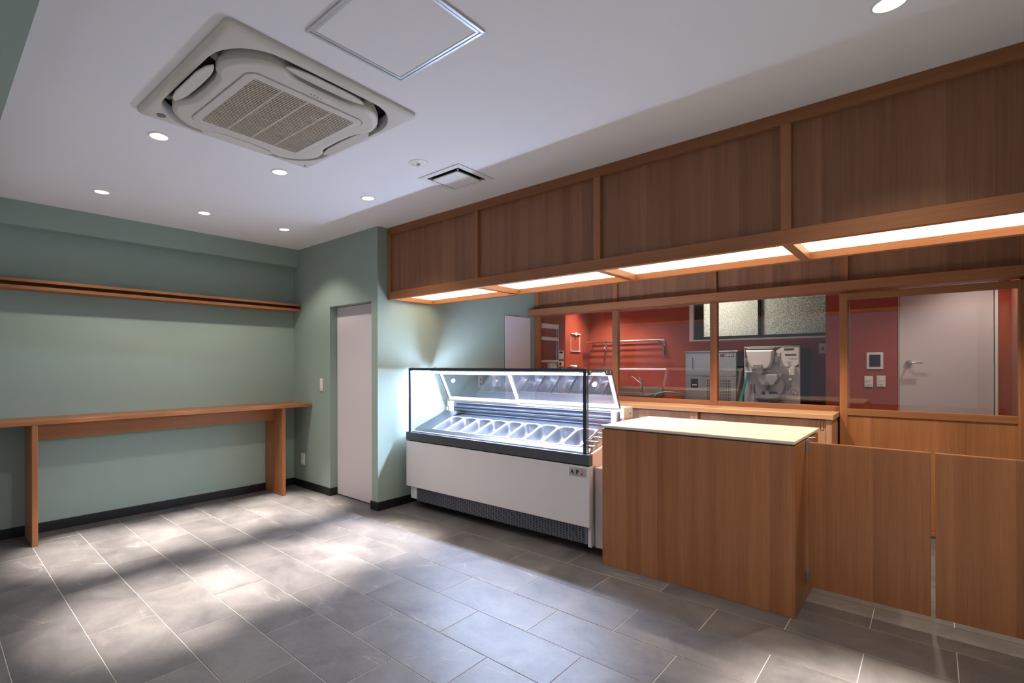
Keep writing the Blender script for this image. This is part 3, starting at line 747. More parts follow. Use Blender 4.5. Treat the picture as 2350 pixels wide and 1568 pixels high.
# back: slotted wall with bars, white corner blocks, sliding doors leaning forward
MB().box(u0 + 0.01, u1 - 0.01, 0.566, 0.572, 0.80, 0.955).build('rear_wall', 'dsteel', gc)
for z_, h_, d_ in ((0.845, 0.006, 0.553), (0.872, 0.016, 0.548), (0.902, 0.012, 0.545), (0.940, 0.006, 0.553)):
    MB().box(u0 + 0.07, u1 - 0.07, d_, d_ + 0.014, z_, z_ + h_).build('rear_bar', 'deck', gc, 0.002)
for a in (u0 + 0.022, u1 - 0.065):
    MB().box(a, a + 0.043, 0.535, 0.562, 0.845, 0.955).build('corner_block', 'plastic', gc, 0.003)
MB().box(0.0, CWD, 0.575, 0.74, 0.90, 0.985).build('work_shelf', 'cream', gc, 0.003)
MB().cyl((CWD, 0.69, 0.935), (CWD + 0.002, 0.69, 0.935), 0.006, n=12).build('keyhole', 'black', gc)
tA, tB = Vector((0.403, 1.245)), Vector((0.556, 0.972))
def lean(ua, ub, ta, tb, th, off=0.0):
    a = tA + (tB - tA) * ta; b = tA + (tB - tA) * tb
    n_ = Vector((-(tB - tA).y, (tB - tA).x)).normalized() * -1
    a0, b0 = a - n_ * off, b - n_ * off
    return MB().prism([tuple(a0), tuple(b0), tuple(b0 - n_ * th), tuple(a0 - n_ * th)], 'x', ua, ub)
mid = CWD / 2 - 0.05
for ua, ub, off in ((u0 + 0.012, mid + 0.02, 0.0), (mid - 0.015, u1 - 0.012, 0.012)):
    fr = lean(ua, ua + 0.026, 0, 1, 0.01, off); 
    for x in (lean(ub - 0.026, ub, 0, 1, 0.01, off), lean(ua + 0.026, ub - 0.026, 0, 0.07, 0.01, off), lean(ua + 0.026, ub - 0.026, 0.90, 1, 0.01, off)):
        fr.add(x.v, x.f)
    fo = fr.build('sliding_door', 'plastic', gc, 0.0015)
    lean(ua + 0.026, ub - 0.026, 0.07, 0.90, 0.004, off + 0.003).build('door_pane', 'gl3', fo)
    c = tA + (tB - tA) * 0.32; uu = ua + 0.14 if ua < 0.5 else ub - 0.15
    MB().cyl((uu, c.x - 0.012 + off, c.y), (uu, c.x + 0.004 + off, c.y + 0.008), 0.017, n=20).build('knob', 'plastic', fo, 0.002, smooth=True)
# maker's plate
bd = MB().box(CWD - 0.148, CWD - 0.022, -0.003, 0.001, 0.545, 0.602).build('badge', 'steel2', gc, 0.001)
bz, bh, bx = 0.556, 0.030, CWD - 0.142
MB().prism([(bx, bz), (bx + 0.009, bz), (bx + 0.009, bz + 0.003), (bx + 0.006, bz + 0.003), (bx + 0.0075, bz + 0.009), (bx + 0.017, bz + 0.009), (bx + 0.019, bz + 0.003), (bx + 0.016, bz + 0.003), (bx + 0.016, bz), (bx + 0.030, bz), (bx + 0.030, bz + 0.003), (bx + 0.027, bz + 0.003), (bx + 0.017, bz + bh), (bx + 0.013, bz + bh), (bx + 0.003, bz + 0.003), (bx, bz + 0.003)], 'y', -0.0042, -0.003).build('letter', 'ink', bd)
MB().prism([(bx + 0.042, bz), (bx + 0.056, bz), (bx + 0.056, bz + 0.003), (bx + 0.053, bz + 0.003), (bx + 0.053, bz + bh), (bx + 0.042, bz + bh), (bx + 0.042, bz + bh - 0.003), (bx + 0.045, bz + bh - 0.003), (bx + 0.045, bz + 0.003), (bx + 0.042, bz + 0.003)], 'y', -0.0042, -0.003).build('letter', 'ink', bd)
MB().prism([(bx + 0.055, bz + bh), (bx + 0.062, bz + bh - 0.003), (bx + 0.062, bz + 0.014), (bx + 0.055, bz + 0.011)], 'y', -0.0042, -0.003).build('letter', 'ink', bd)
MB().prism([(bx + 0.062, bz + bh - 0.002), (bx + 0.070, bz + 0.021), (bx + 0.062, bz + 0.013)], 'y', -0.0042, -0.003).build('red_mark', 'rp', bd)
MB().box(bx + 0.084, bx + 0.096, -0.0042, -0.003, bz - 0.002, bz + 0.010).build('red_mark', 'rp', bd)
MB().tube([(bx + 0.088, -0.0036, bz + 0.034), (bx + 0.086, -0.0036, bz + 0.027), (bx + 0.097, -0.0036, bz + 0.026), (bx + 0.099, -0.0036, bz + 0.019), (bx + 0.094, -0.0036, bz + 0.016)], 0.001, 6).build('grey_mark', 'grey', bd)

# gelato pans, each a thing of its own
def pan_mesh():
    mb = MB()
    L, Wd = 0.312, 0.1585
    lay = [(0.0, 0.0, 0.012, -0.004), (0.0, 0.0, 0.012, 0.0), (0.003, 0.005, 0.016, 0.002), (0.006, 0.010, 0.045, 0.001), (0.0085, 0.013, 0.046, -0.005), (0.0115, 0.020, 0.048, -0.05), (0.018, 0.030, 0.050, -0.085), (0.030, 0.046, 0.042, -0.101), (0.052, 0.09, 0.020, -0.106)]
    rings = [[(p[0], p[1], z) for p in rrect(Wd / 2 - dx, L / 2 - dy, r_, 7)] for dx, dy, r_, z in lay]
    mb.loft(rings, False, True)
    return mb.mesh('gelato_pan')
pm = pan_mesh(); pm.materials.append(M['pan'])
for p in pm.polygons: p.use_smooth = True
gm = Matrix.Translation((-3.488, 3.162, 0)) @ Matrix.Rotation(math.radians(1.2), 4, 'Z')
ordn = ['first', 'second', 'third', 'fourth', 'fifth', 'sixth', 'seventh', 'eighth', 'ninth']
for i in range(9):
    o = bpy.data.objects.new('gelato_pan', pm); COL.objects.link(o)
    v = 0.236
    o.matrix_world = gm @ Matrix.Translation((P0 + PP * (i + 0.5), v, dk(v) + 0.002)) @ Matrix.Rotation(SL, 4, 'X')
    lab = 'empty steel gelato pan, %s from the left end of the case' % ordn[i]
    if i == 8: lab = 'empty steel gelato pan at the right end of the row'
    tag(o, lab, 'pan', 'gelato pans in the display case')

# ================================================================== SALES COUNTER
KX0, KX1, KY0, KY1 = -1.562, -0.506, 3.166, 3.90
ct = thing('sales_counter', 'timber sales counter with a cream top beside the display case', 'counter', (KX0, KY0, 0))
O = (KX0, KY0, 0)
MB(O).box(KX0, KX1, KY0, KY0 + 0.022, 0, 0.892).build('front_panel', 'wv', ct, 0.0015)
MB(O).box(KX1 - 0.022, KX1, KY0 + 0.022, KY1, 0, 0.892).build('side_panel', 'wv', ct, 0.0015)
MB(O).box(KX0, KX0 + 0.022, KY0 + 0.022, KY1, 0, 0.892).build('side_panel', 'wv', ct, 0.0015)
MB(O).box(KX0 + 0.022, KX1 - 0.022, KY0 + 0.022, KY1, 0.60, 0.62).build('inner_shelf', 'wx', ct)
MB(O).box(KX0 + 0.022, KX1 - 0.022, KY1 - 0.30, KY1 - 0.28, 0.0, 0.892).build('inner_back', 'wv', ct)
MB(O).box(KX0 + 0.01, KX1 - 0.012, KY0 + 0.01, KY1 - 0.01, 0.892, 0.900).build('shadow_batten', 'band', ct)
MB(O).box(KX0 - 0.006, KX1 + 0.0, KY0 - 0.002, 3.952, 0.900, 0.918).build('countertop', 'top', ct, 0.004)

# swing doors between counter and wall
YG = 3.455
def swing(x0, x1, hinge, label):
    t = thing('swing_door', label, 'gate', ((x0 + x1) / 2, YG, 0), 0, 'low timber swing doors')
    h = (x1 - x0) / 2
    MB().box(-h, h, 0, 0.028, 0.083, 0.882).build('leaf', 'wv', t, 0.002)
    MB().box(-h, h, 0.002, 0.026, 0.882, 0.8835).build('edge_band', 'wx', t)
    s_ = hinge
    for z in (0.13, 0.862):
        MB().box(s_ * h, s_ * (h + 0.014), 0.006, 0.022, z - 0.035, z + 0.035).build('hinge', 'steel2', t, 0.001)
    MB().tube([(s_ * (h + 0.010), 0.02, 0.895), (s_ * (h + 0.006), 0.02, 0.906), (s_ * (h - 0.02), 0.045, 0.907), (s_ * (h - 0.02), 0.045, 0.885)], 0.004, 8).build('pivot_arm', 'steel2', t, smooth=True)
    return t
swing(-0.490, -0.006, -1, 'low timber swing door hinged on the sales counter')
swing(0.010, 0.488, 1, 'low timber swing door at the right edge, hinged on the wall')

# ================================================================== SIDEBOARD UNDER THE SCREEN
SZ = 0.917; SY0, SY1 = 5.01, 5.412
def unit(x0, x1, label):
    t = thing('sliding_door_cabinet', label, 'cabinet', (x0, SY0, 0), 0, 'low cabinets under the glazed screen')
    O = (x0, SY0, 0)
    MB(O).box(x0, x0 + 0.03, SY0 + 0.012, SY1, 0.0, SZ - 0.038).build('end_panel', 'cv', t, 0.0015)
    MB(O).box(x1 - 0.035, x1, SY0 + 0.012, SY1, 0.0, SZ - 0.038).build('end_panel', 'cv', t, 0.0015)
    MB(O).box(x0 + 0.03, x1 - 0.035, SY1 - 0.02, SY1, 0.0, SZ - 0.038).build('back_panel', 'cv', t)
    MB(O).box(x0 + 0.03, x1 - 0.035, SY0 + 0.012, SY1 - 0.02, 0.06, 0.08).build('bottom_board', 'cx', t)
    MB(O).box(x0 + 0.03, x1 - 0.035, SY0 + 0.03, SY0 + 0.05, 0.0, 0.06).build('plinth', 'black', t)
    md = (x0 + x1) / 2 - 0.015
    for a, b, y, px in ((x0 + 0.032, md + 0.03, SY0 + 0.052, x0 + 0.06), (md, x1 - 0.037, SY0 + 0.022, x1 - 0.062)):
        d = MB(O).box(a, b, y, y + 0.02, 0.082, SZ - 0.046).build('sliding_door', 'cv', t, 0.001)
        f = MB(O)
        f.box(px - 0.012, px - 0.008, y - 0.002, y + 0.002, 0.79, 0.856).box(px + 0.008, px + 0.012, y - 0.002, y + 0.002, 0.79, 0.856).box(px - 0.008, px + 0.008, y - 0.002, y + 0.002, 0.79, 0.795).box(px - 0.008, px + 0.008, y - 0.002, y + 0.002, 0.851, 0.856)
        f.build('finger_pull', 'brass', d)
        MB(O).box(px - 0.008, px + 0.008, y - 0.0006, y + 0.001, 0.795, 0.851).build('pull_recess', 'cx', d)
    return t
unit(-1.575, -0.565, 'low timber sliding door cabinet next to the sliding glass door')
unit(-2.585, -1.577, 'low timber sliding door cabinet behind the display case end')
tag(MB().box(-2.60, -0.553, SY0 - 0.006, SY1, SZ - 0.038, SZ).build('cabinet_worktop', 'cx', None, 0.002), 'long pale timber worktop over the low cabinets', 'worktop')

# ================================================================== KITCHEN CONTENTS
def at(px, py, Y):
    c, s_ = math.cos(ROLL), math.sin(ROLL)
    dx, dy = px - CX, py - CY
    ux, uy = dx * c + dy * s_, -dx * s_ + dy * c
    Fv = Vector((-math.sin(YAW), math.cos(YAW), 0)); Rv = Vector((math.cos(YAW), math.sin(YAW), 0))
    d = Fv + Rv * (ux / FPX) - Vector((0, 0, 1)) * (uy / FPX)
    return Vector((0, 0, HC)) + d * (Y / d.y)

# steel blast chiller with sticker
GY = 6.75
gx0, gx1, gz1 = -2.222, -1.648, 1.478
bc = thing('blast_chiller', 'stainless steel upright blast chiller left of the gelato machine', 'appliance', (gx0, GY, 0.15))
O = (gx0, GY, 0.15)
MB(O).box(gx0, gx1, GY + 0.03, YK - 0.06, 0.27, gz1 - 0.02).build('body', 'steel2', bc, 0.003)
MB(O).box(gx0 - 0.012, gx1 + 0.014, GY - 0.005, YK - 0.06, gz1 - 0.018, gz1 + 0.002).build('top_edge', 'steel2', bc, 0.003)
MB(O).box(gx0 + 0.004, gx1 - 0.004, GY, GY + 0.03, 1.172, gz1 - 0.022).build('door', 'steel2', bc, 0.004)
lp = MB(O).box(gx0 + 0.004, gx1 - 0.004, GY, GY + 0.03, 0.28, 1.163).build('lower_panel', 'steel2', bc, 0.003)
MB(O).box(gx0 + 0.088, gx0 + 0.095, GY - 0.004, GY + 0.002, 1.255, 1.40).build('handle_slot', 'ink', bc)
sx0 = gx0 + 0.068
cp = MB(O).box(sx0, sx0 + 0.085, GY - 0.003, GY + 0.001, 1.025, 1.137).build('control_sticker', 'navy', bc)
for k in range(3):
    MB(O).cyl((sx0 + 0.025 + k * 0.018, GY - 0.003, 1.062), (sx0 + 0.025 + k * 0.018, GY - 0.005, 1.062), 0.008, n=12).build('button', 'plastic', cp)
for i in range(15):
    for j in range(8):
        x = gx0 + 0.26 + i * 0.0175; z = 0.885 + j * 0.033
        if j == 0 and i == 0: vm = MB().box(-0.0032, 0.0032, -0.001, 0.004, -0.0125, 0.0125).mesh('vent_slot'); vm.materials.append(M['ink'])
        o = bpy.data.objects.new('vent_slot', vm); COL.objects.link(o); o.parent = bc; o.location = (x - gx0, -0.0005, z - 0.15)
sg = MB(O).box(gx1 - 0.172, gx1 - 0.028, GY - 0.003, GY + 0.001, 1.404, 1.441).build('name_plate', 'ink', bc)
MB(O).cyl((gx1 - 0.152, GY - 0.003, 1.4225), (gx1 - 0.152, GY - 0.0045, 1.4225), 0.012, n=16).build('red_mark', 'rp', sg)
text_mesh('GEMM', 0.033, 0.0005, (gx1 - 0.082 - gx0, -0.0042, 1.4225 - 0.15), (PI / 2, 0, 0), 'plastic', sg)
for a in (gx0 + 0.05, gx1 - 0.05):
    for y in (GY + 0.08, YK - 0.12):
        MB(O).cyl((a, y, 0.15), (a, y, 0.28), 0.02).build('leg', 'steel2', bc, smooth=True)
MB(O).tube([(gx0 - 0.03, YK - 0.1, 1.40), (gx0 - 0.045, YK - 0.15, 1.33), (gx0 - 0.055, YK - 0.2, 1.24), (gx0 - 0.02, YK - 0.2, 1.13), (gx0, YK - 0.2, 1.05)], 0.006, 8).build('power_cable', 'black', bc, smooth=True)
MB(O).box(gx0 - 0.055, gx0 - 0.012, YK - 0.12, YK - 0.06, 1.37, 1.45).build('junction_box', 'plastic', bc, 0.003)

# batch freezer
FY = 6.70
fx0, fx1, fz1 = at(1708, 800, FY).x, at(1836, 797, FY).x, 1.518
bf = thing('batch_freezer', 'white fronted gelato batch freezer with round door and hopper', 'appliance', (fx0, FY, 0.15))
O = (fx0, FY, 0.15)
MB(O).box(fx0 + 0.004, fx1 - 0.004, FY + 0.02, YK - 0.05, 0.25, fz1 - 0.012).build('body', 'ldoor', bf, 0.004)
MB(O).box(fx0, fx1, FY, FY + 0.022, 0.27, fz1 - 0.022).build('front_plate', 'pgrey', bf, 0.003)
MB(O).box(fx0 - 0.002, fx1 + 0.002, FY - 0.004, YK - 0.05, fz1 - 0.020, fz1).build('top_edge', 'steel2', bf, 0.003)
for a in (fx0 + 0.05, fx1 - 0.05):
    for y in (FY + 0.08, YK - 0.12):
        MB(O).cyl((a, y, 0.15), (a, y, 0.26), 0.022).build('castor', 'black', bf, smooth=True)
zp = lambda x, y: ((lambda p: (p.x, p.z))(at(1680 + x / 9.8, 780 + y / 9.8, FY)))
def fpoly(pts, d0, d1, name, mat, par=bf, bevel=0, smooth=False):
    return MB(O).prism([zp(*p) for p in pts], 'y', FY - d1, FY - d0).build(name, mat, par, bevel, smooth)
def fcirc(x, y, r_, d0, d1, name, mat, par=bf, n=36, r2=None):
    c = zp(x, y); k = abs(zp(x + 100, y)[0] - c[0]) / 100
    return MB(O).cyl((c[0], FY - d0, c[1]), (c[0], FY - d1, c[1]), r_ * k, (r2 or r_) * k, n).build(name, mat, par, 0.0, True)
fpoly([(290, 215), (960, 210), (960, 440), (290, 440)], 0, 0.003, 'maroon_panel', 'maroon')
cpn = fpoly([(975, 290), (1140, 195), (1500, 190), (1500, 585), (1390, 640), (1070, 640), (1070, 500)], 0, 0.004, 'control_panel', 'hopper')
fpoly([(960, 205), (1130, 200), (970, 290)], 0, 0.0045, 'maroon_corner', 'maroon', cpn)
fpoly([(1500, 585), (1500, 640), (1390, 640)], 0, 0.0045, 'maroon_corner', 'maroon', cpn)
fpoly([(1170, 228), (1390, 225), (1390, 270), (1170, 273)], 0.004, 0.006, 'display', 'lcd', cpn)
for k in range(4):
    x = 1195 + k * 64
    fpoly([(x, 355), (x + 56, 354), (x + 56, 390), (x, 391)], 0.004, 0.006, 'button', 'maroon', cpn)
fpoly([(1040, 340), (1070, 290), (1090, 340)], 0.004, 0.0055, 'warning_mark', 'yellow', cpn)
tx = zp(1365, 462); text_mesh('carpigiani', 0.019, 0.0003, (tx[0] - fx0, -0.0048, tx[1] - 0.15), (PI / 2, 0, 0), 'rp', cpn)
tx = zp(1290, 537); text_mesh('compacta 4', 0.014, 0.0003, (tx[0] - fx0, -0.0048, tx[1] - 0.15), (PI / 2, 0, 0), 'ink', cpn)
# upper hopper with its lid
hp = [zp(*p) for p in [(350, 270), (965, 268), (960, 500), (930, 590), (860, 670), (760, 700), (560, 700), (470, 640), (410, 560), (385, 480), (390, 430)]]
hcx = sum(p[0] for p in hp) / len(hp); hcz = sum(p[1] for p in hp) / len(hp)
ring = lambda f, y: [(hcx + (p[0] - hcx) * f, y, hcz + (p[1] - hcz) * f) for p in hp]
hop = MB(O).loft([ring(0.92, FY), ring(1.0, FY - 0.03), ring(1.0, FY - 0.09), ring(0.9, FY - 0.12)]).build('hopper', 'hopper', bf, 0.004, True)
fpoly([(370, 222), (960, 218), (960, 240), (370, 245)], 0.0, 0.06, 'hopper_rail', 'steel2', bf, 0.002)
fpoly([(540, 590), (740, 588), (740, 690), (540, 692)], 0.1, 0.15, 'outlet_block', 'steel2', bf, 0.004)
fcirc(665, 740, 78, 0.02, 0.12, 'outlet_nozzle', 'hopper')
fpoly([(310, 735), (880, 728), (880, 760), (310, 768)], 0.0, 0.05, 'support_bar', 'hopper', bf, 0.003)
fpoly([(975, 390), (1065, 388), (1065, 545), (975, 550)], 0.0, 0.07, 'clamp', 'steel2', bf, 0.006)
k0, k1 = zp(1040, 480), zp(1115, 320)
MB(O).tube([(k0[0], FY - 0.05, k0[1]), (k1[0], FY - 0.06, k0[1]), (k1[0], FY - 0.06, k1[1])], 0.007, 8).build('lever', 'steel2', bf, smooth=True)
fcirc(1115, 310, 36, 0.045, 0.08, 'lever_knob', 'hopper')
fpoly([(315, 450), (345, 450), (345, 640), (315, 640)], 0, 0.05, 'hinge_post', 'steel2', bf, 0.004)
# lower round door with funnel
dr = fcirc(855, 1085, 330, 0.0, 0.05, 'round_door', 'pgrey', r2=318)
fcirc(855, 1085, 345, 0.0, 0.02, 'door_ring', 'steel2')
fn = [zp(*p) for p in [(570, 812), (1072, 812), (1085, 905), (985, 1045), (725, 1045)]]
MB(O).prism(fn, 'y', FY - 0.13, FY - 0.05).build('funnel', 'pgrey', bf, 0.006)
fpoly([(1075, 800), (1160, 795), (1160, 870), (1085, 880)], 0.04, 0.10, 'funnel_bracket', 'steel2', bf, 0.004)
fpoly([(808, 1000), (872, 1000), (872, 1170), (808, 1170)], 0.05, 0.13, 'closing_screw', 'dsteel', bf, 0.004)
fcirc(838, 1005, 48, 0.1, 0.14, 'screw_cap', 'steel2')
fpoly([(690, 1215), (720, 1190), (1010, 1195), (1048, 1230), (1040, 1262), (690, 1262)], 0.05, 0.056, 'dispensing_mouth', 'ldoor', bf)
fpoly([(785, 1175), (862, 1175), (862, 1255), (785, 1255)], 0.055, 0.10, 'gate_block', 'hopper', bf, 0.003)
fpoly([(770, 1252), (1050, 1250), (1050, 1278), (770, 1282)], 0.05, 0.09, 'mouth_lip', 'hopper', bf, 0.003)
fpoly([(540, 1290), (640, 1320), (760, 1360), (940, 1362), (1060, 1335), (1180, 1285), (1150, 1360), (1050, 1440), (650, 1440)], 0.02, 0.12, 'chute', 'dsteel', bf, 0.004)
for x, y0, y1 in ((482, 1030, 1230), (1238, 1050, 1160)):
    c0, c1 = zp(x, y0), zp(x, y1)
    MB(O).cyl((c0[0], FY - 0.03, c0[1]), (c0[0], FY - 0.03, c1[1]), 0.018, n=18).build('hinge', 'steel2', bf, 0.002, True)
k0, k1 = zp(1240, 1095), zp(1330, 940)
MB(O).tube([(k0[0], FY - 0.04, k0[1]), (k1[0], FY - 0.05, k0[1]), (k1[0], FY - 0.05, k1[1])], 0.005, 8).build('lever', 'steel2', bf, smooth=True)
fcirc(1330, 925, 32, 0.035, 0.07, 'lever_knob', 'hopper')
fpoly([(1295, 710), (1340, 640), (1430, 665), (1430, 840), (1300, 830)], 0, 0.05, 'spray_holder', 'hopper', bf, 0.006)
s1 = fcirc(1400, 1215, 70, 0.0, 0.003, 'warning_sign', 'rp')
fcirc(1400, 1215, 56, 0.003, 0.004, 'sign_face', 'hopper', s1)
fpoly([(1372, 1252), (1362, 1242), (1425, 1178), (1435, 1188)], 0.004, 0.0048, 'sign_bar', 'ink', s1)

# dark bin and teal squeegee between the machines
p = at(1700, 870, 6.78)
tb2 = thing('teal_spatula', 'teal plastic spatula leaning against the gelato machine', 'spatula', (p.x, 6.66, 0.15))
a, b = at(1716, 860, 6.66), at(1702, 912, 6.66)
dz = b - a; e = a + dz * 1.35
MB((p.x, 6.66, 0.15)).loft([[(a.x - 0.008, 6.655, a.z), (a.x + 0.008, 6.655, a.z), (a.x + 0.008, 6.665, a.z), (a.x - 0.008, 6.665, a.z)], [(b.x - 0.016, 6.65, b.z), (b.x + 0.016, 6.65, b.z), (b.x + 0.016, 6.665, b.z), (b.x - 0.016, 6.665, b.z)], [(e.x - 0.02, 6.65, e.z), (e.x + 0.02, 6.65, e.z), (e.x + 0.02, 6.66, e.z), (e.x - 0.02, 6.66, e.z)]]).build('blade', 'teal', tb2, 0.003)
MB((p.x, 6.66, 0.15)).cyl((e.x, 6.655, e.z + 0.02), (e.x - 0.02, 6.655, 0.152), 0.012).build('handle', 'teal', tb2, smooth=True)

# sink bench with tap
sk = thing('sink_bench', 'stainless steel sink bench with splashback under the wire shelf', 'sink', (-3.86, 6.85, 0.15))
O = (-3.86, 6.85, 0.15)
kx0, kx1 = XK + 0.02, -2.735
MB(O).box(kx0, kx1, 6.85, 6.90, 0.86, 0.90).box(kx0, kx1, 7.32, YK - 0.03, 0.86, 0.90).box(kx0, kx0 + 0.12, 6.90, 7.32, 0.86, 0.9).box(kx1 - 0.12, kx1, 6.90, 7.32, 0.86, 0.9).build('bench_top', 'steel', sk, 0.004)
MB(O).box(kx0, kx1, YK - 0.03, YK - 0.008, 0.86, 0.995).build('splashback', 'steel', sk, 0.004)
MB(O).box(kx0 + 0.1, kx1 - 0.1, 6.89, 6.90, 0.66, 0.86).box(kx0 + 0.1, kx1 - 0.1, 7.32, 7.33, 0.66, 0.86).box(kx0 + 0.1, kx0 + 0.12, 6.9, 7.32, 0.66, 0.86).box(kx1 - 0.12, kx1 - 0.1, 6.9, 7.32, 0.66, 0.86).box(kx0 + 0.1, kx1 - 0.1, 6.89, 7.33, 0.65, 0.66).build('basin', 'steel', sk)
for x in (kx0 + 0.03, kx1 - 0.03):
    for y in (6.88, YK - 0.06):
        MB(O).cyl((x, y, 0.15), (x, y, 0.86), 0.018).build('leg', 'steel2', sk, smooth=True)
fx = at(1470, 888, YK - 0.06).x
fa = thing('tap', 'chrome single lever tap above the steel sink', 'tap', (fx, YK - 0.05, 0.995))
O = (fx, YK - 0.05, 0.995)
MB(O).cyl((fx, YK - 0.05, 0.9015), (fx, YK - 0.05, 1.075), 0.019, 0.017).build('body', 'chrome', fa, 0.003, True)
MB(O).tube([(fx, YK - 0.055, 1.05), (fx - 0.03, YK - 0.12, 1.10), (fx - 0.07, YK - 0.19, 1.155), (fx - 0.10, YK - 0.24, 1.165), (fx - 0.11, YK - 0.25, 1.145)], [0.013, 0.012, 0.011, 0.012, 0.013]).build('spout', 'chrome', fa, smooth=True)
MB(O).tube([(fx, YK - 0.05, 1.075), (fx, YK - 0.055, 1.095), (fx + 0.0, YK - 0.10, 1.125)], [0.018, 0.014, 0.006]).build('lever', 'chrome', fa, smooth=True)

# teal hose beside the sink
p0 = at(1505, 913, 7.0)
hs = MB().tube([(p0.x - 0.02, 7.0, 0.88), (p0.x + 0.03, 7.0, 0.925), (p0.x + 0.12, 7.0, 0.945), (p0.x + 0.22, 7.0, 0.943), (p0.x + 0.32, 7.02, 0.925), (p0.x + 0.36, 7.05, 0.86), (p0.x + 0.37, 7.08, 0.5), (p0.x + 0.36, 7.1, 0.162)], 0.011, 10).build('water_hose', 'teal', None, smooth=True)
tag(hs, 'teal water hose arching beside the steel sink', 'hose')

# wire shelf on brackets
ws = thing('wire_shelf', 'slim steel wire shelf on curved brackets above the sink', 'shelf', (-3.80, YK, 1.46))
O = (-3.80, YK, 1.46)
wx0, wx1, wz = -3.80, -2.70, 1.655
for k in range(7):
    y = YK - 0.27 + k * 0.04
    MB(O).cyl((wx0, y, wz), (wx1, y, wz), 0.008, n=10).build('rod', 'steel', ws, smooth=True)
for x in (wx0 + 0.02, wx1 - 0.02):
    MB(O).cyl((x, YK - 0.28, wz), (x, YK, wz), 0.010, n=10).build('cross_rod', 'steel', ws, smooth=True)
for x in (wx0 + 0.22, wx1 - 0.02):
    MB(O).tube([(x, YK - 0.008, 1.45), (x, YK - 0.012, 1.52), (x, YK - 0.05, 1.58), (x, YK - 0.12, 1.625), (x, YK - 0.24, 1.645)], 0.013, 8).build('bracket', 'steel', ws, smooth=True)
    MB(O).box(x - 0.012, x + 0.012, YK - 0.008, YK, 1.44, 1.70).build('wall_plate', 'steel', ws)

# frame and plates on the kitchen walls
cf = thing('wall_clip_frame', 'thin rectangular frame with a clip on the lit terracotta wall', 'frame', (XK, 6.95, 1.51))
O = (XK, 6.95, 1.51)
MB(O).box(XK, XK + 0.02, 6.81, 7.09, 1.772, 1.786).build('top_bar', 'plastic', cf)
MB(O).box(XK, XK + 0.014, 6.81, 7.09, 1.512, 1.522).build('bottom_bar', 'plastic', cf)
for y in (6.81, 7.082):
    MB(O).box(XK, XK + 0.006, y, y + 0.008, 1.522, 1.772).build('side_bar', 'plastic', cf)
MB(O).box(XK, XK + 0.03, 6.935, 6.965, 1.755, 1.80).build('clip', 'plastic', cf, 0.003)
plate('thermostat', 'white thermostat with a dark display beside the white rack', 'thermostat', 6.055, 1.447, 0.125, 0.115, XP, 'x', 0, parts=(('display', 'screen', -0.055, 0.03, 0.02, 0.045), ('button', 'plastic', -0.05, 0.0, -0.05, 0.005)))
plate('thermostat', 'small white controller below the thermostat', 'thermostat', 6.055, 1.325, 0.12, 0.07, XP, 'x', 0, parts=(('display', 'screen', -0.055, -0.01, -0.02, 0.02),))
ic = plate('intercom', 'white wall intercom with a black screen', 'intercom', -0.422, 1.35, 0.13, 0.172, YD, 'y', 0, parts=(('display', 'screen', -0.044, 0.044, -0.06, 0.062),))
plate('light_switch', 'white switch plate under the intercom, left of two', 'switch', -0.471, 1.134, 0.068, 0.113, YD, 'y', 0, parts=(('rocker', 'plastic', -0.02, 0.02, 0.004, 0.034), ('rocker', 'plastic', -0.02, 0.02, -0.034, -0.004)))
plate('light_switch', 'white switch plate under the intercom, right of two', 'switch', -0.374, 1.139, 0.068, 0.113, YD, 'y', 0, parts=(('rocker', 'plastic', -0.02, 0.02, 0.004, 0.034), ('rocker', 'plastic', -0.02, 0.02, -0.034, -0.004), ('indicator', 'lcd', -0.012, -0.006, 0.036, 0.042)))
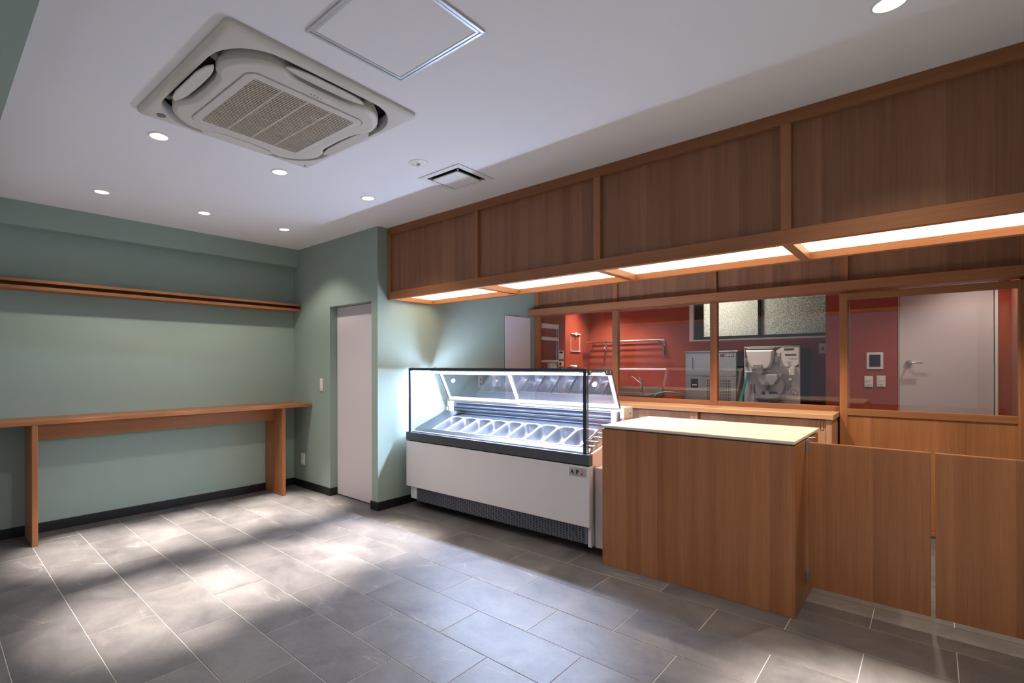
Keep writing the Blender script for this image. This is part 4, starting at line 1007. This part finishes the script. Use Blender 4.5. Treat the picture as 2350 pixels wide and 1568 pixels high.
plate('wall_outlet', 'white outlet plate on the terracotta wall beside the gelato machine', 'outlet', -0.915, 1.50, 0.07, 0.12, YK, 'y', 0, parts=(('socket', 'grey', -0.012, 0.012, -0.02, 0.02),))

# white slotted rack on the near kitchen wall
rk = thing('slotted_rack', 'white wall mounted rack with three cross bars behind the glass', 'rack', (XP, 5.95, 1.25))
O = (XP, 5.95, 1.25)
rp_ = MB(O).box(XP + 0.001, XP + 0.03, 5.925, 5.955, 0.2, 1.85).build('upright', 'plastic', rk, 0.002)
MB(O).box(XP + 0.03, XP + 0.042, 5.90, 5.925, 0.2, 1.84).build('cable_duct', 'grey', rk, 0.004)
for z0, z1 in ((1.787, 1.843), (1.630, 1.675), (1.346, 1.378)):
    MB(O).box(XP + 0.001, XP + 0.045, 5.5, 5.93, z0, z1).build('cross_bar', 'plastic', rk, 0.003)
tk = thing('paper_holder', 'small white holder with a square opening under the rack', 'holder', (XP, 5.8, 1.24))
O = (XP, 5.8, 1.24)
MB(O).prism([(5.715, 1.27), (5.715, 1.338), (5.755, 1.338), (5.755, 1.30), (5.80, 1.30), (5.80, 1.338), (5.82, 1.338), (5.87, 1.27)], 'x', XP + 0.001, XP + 0.06).build('body', 'plastic', tk, 0.003)
pt = thing('dark_canister', 'dark blue lidded canister by the left kitchen wall', 'canister', (XK + 0.16, 6.6, 0.95))
MB().lathe([(0.0, 0.0), (0.095, 0.0), (0.10, 0.01), (0.10, 0.30), (0.093, 0.325), (0.0, 0.335)], n=28).build('body', 'navy', pt, smooth=True)
MB().lathe([(0.0, 0.36), (0.05, 0.358), (0.06, 0.345), (0.06, 0.33)], n=24).build('lid', 'plastic', pt, smooth=True)
sb = thing('side_stand', 'low steel stand carrying the dark canister', 'stand', (XK + 0.16, 6.6, 0.15))
MB().box(-0.14, 0.14, -0.14, 0.14, 0.77, 0.80).build('top', 'steel2', sb, 0.003)
for a in (-0.12, 0.12):
    for b in (-0.12, 0.12):
        MB().cyl((a, b, 0.0), (a, b, 0.77), 0.014, n=12).build('leg', 'steel2', sb, smooth=True)
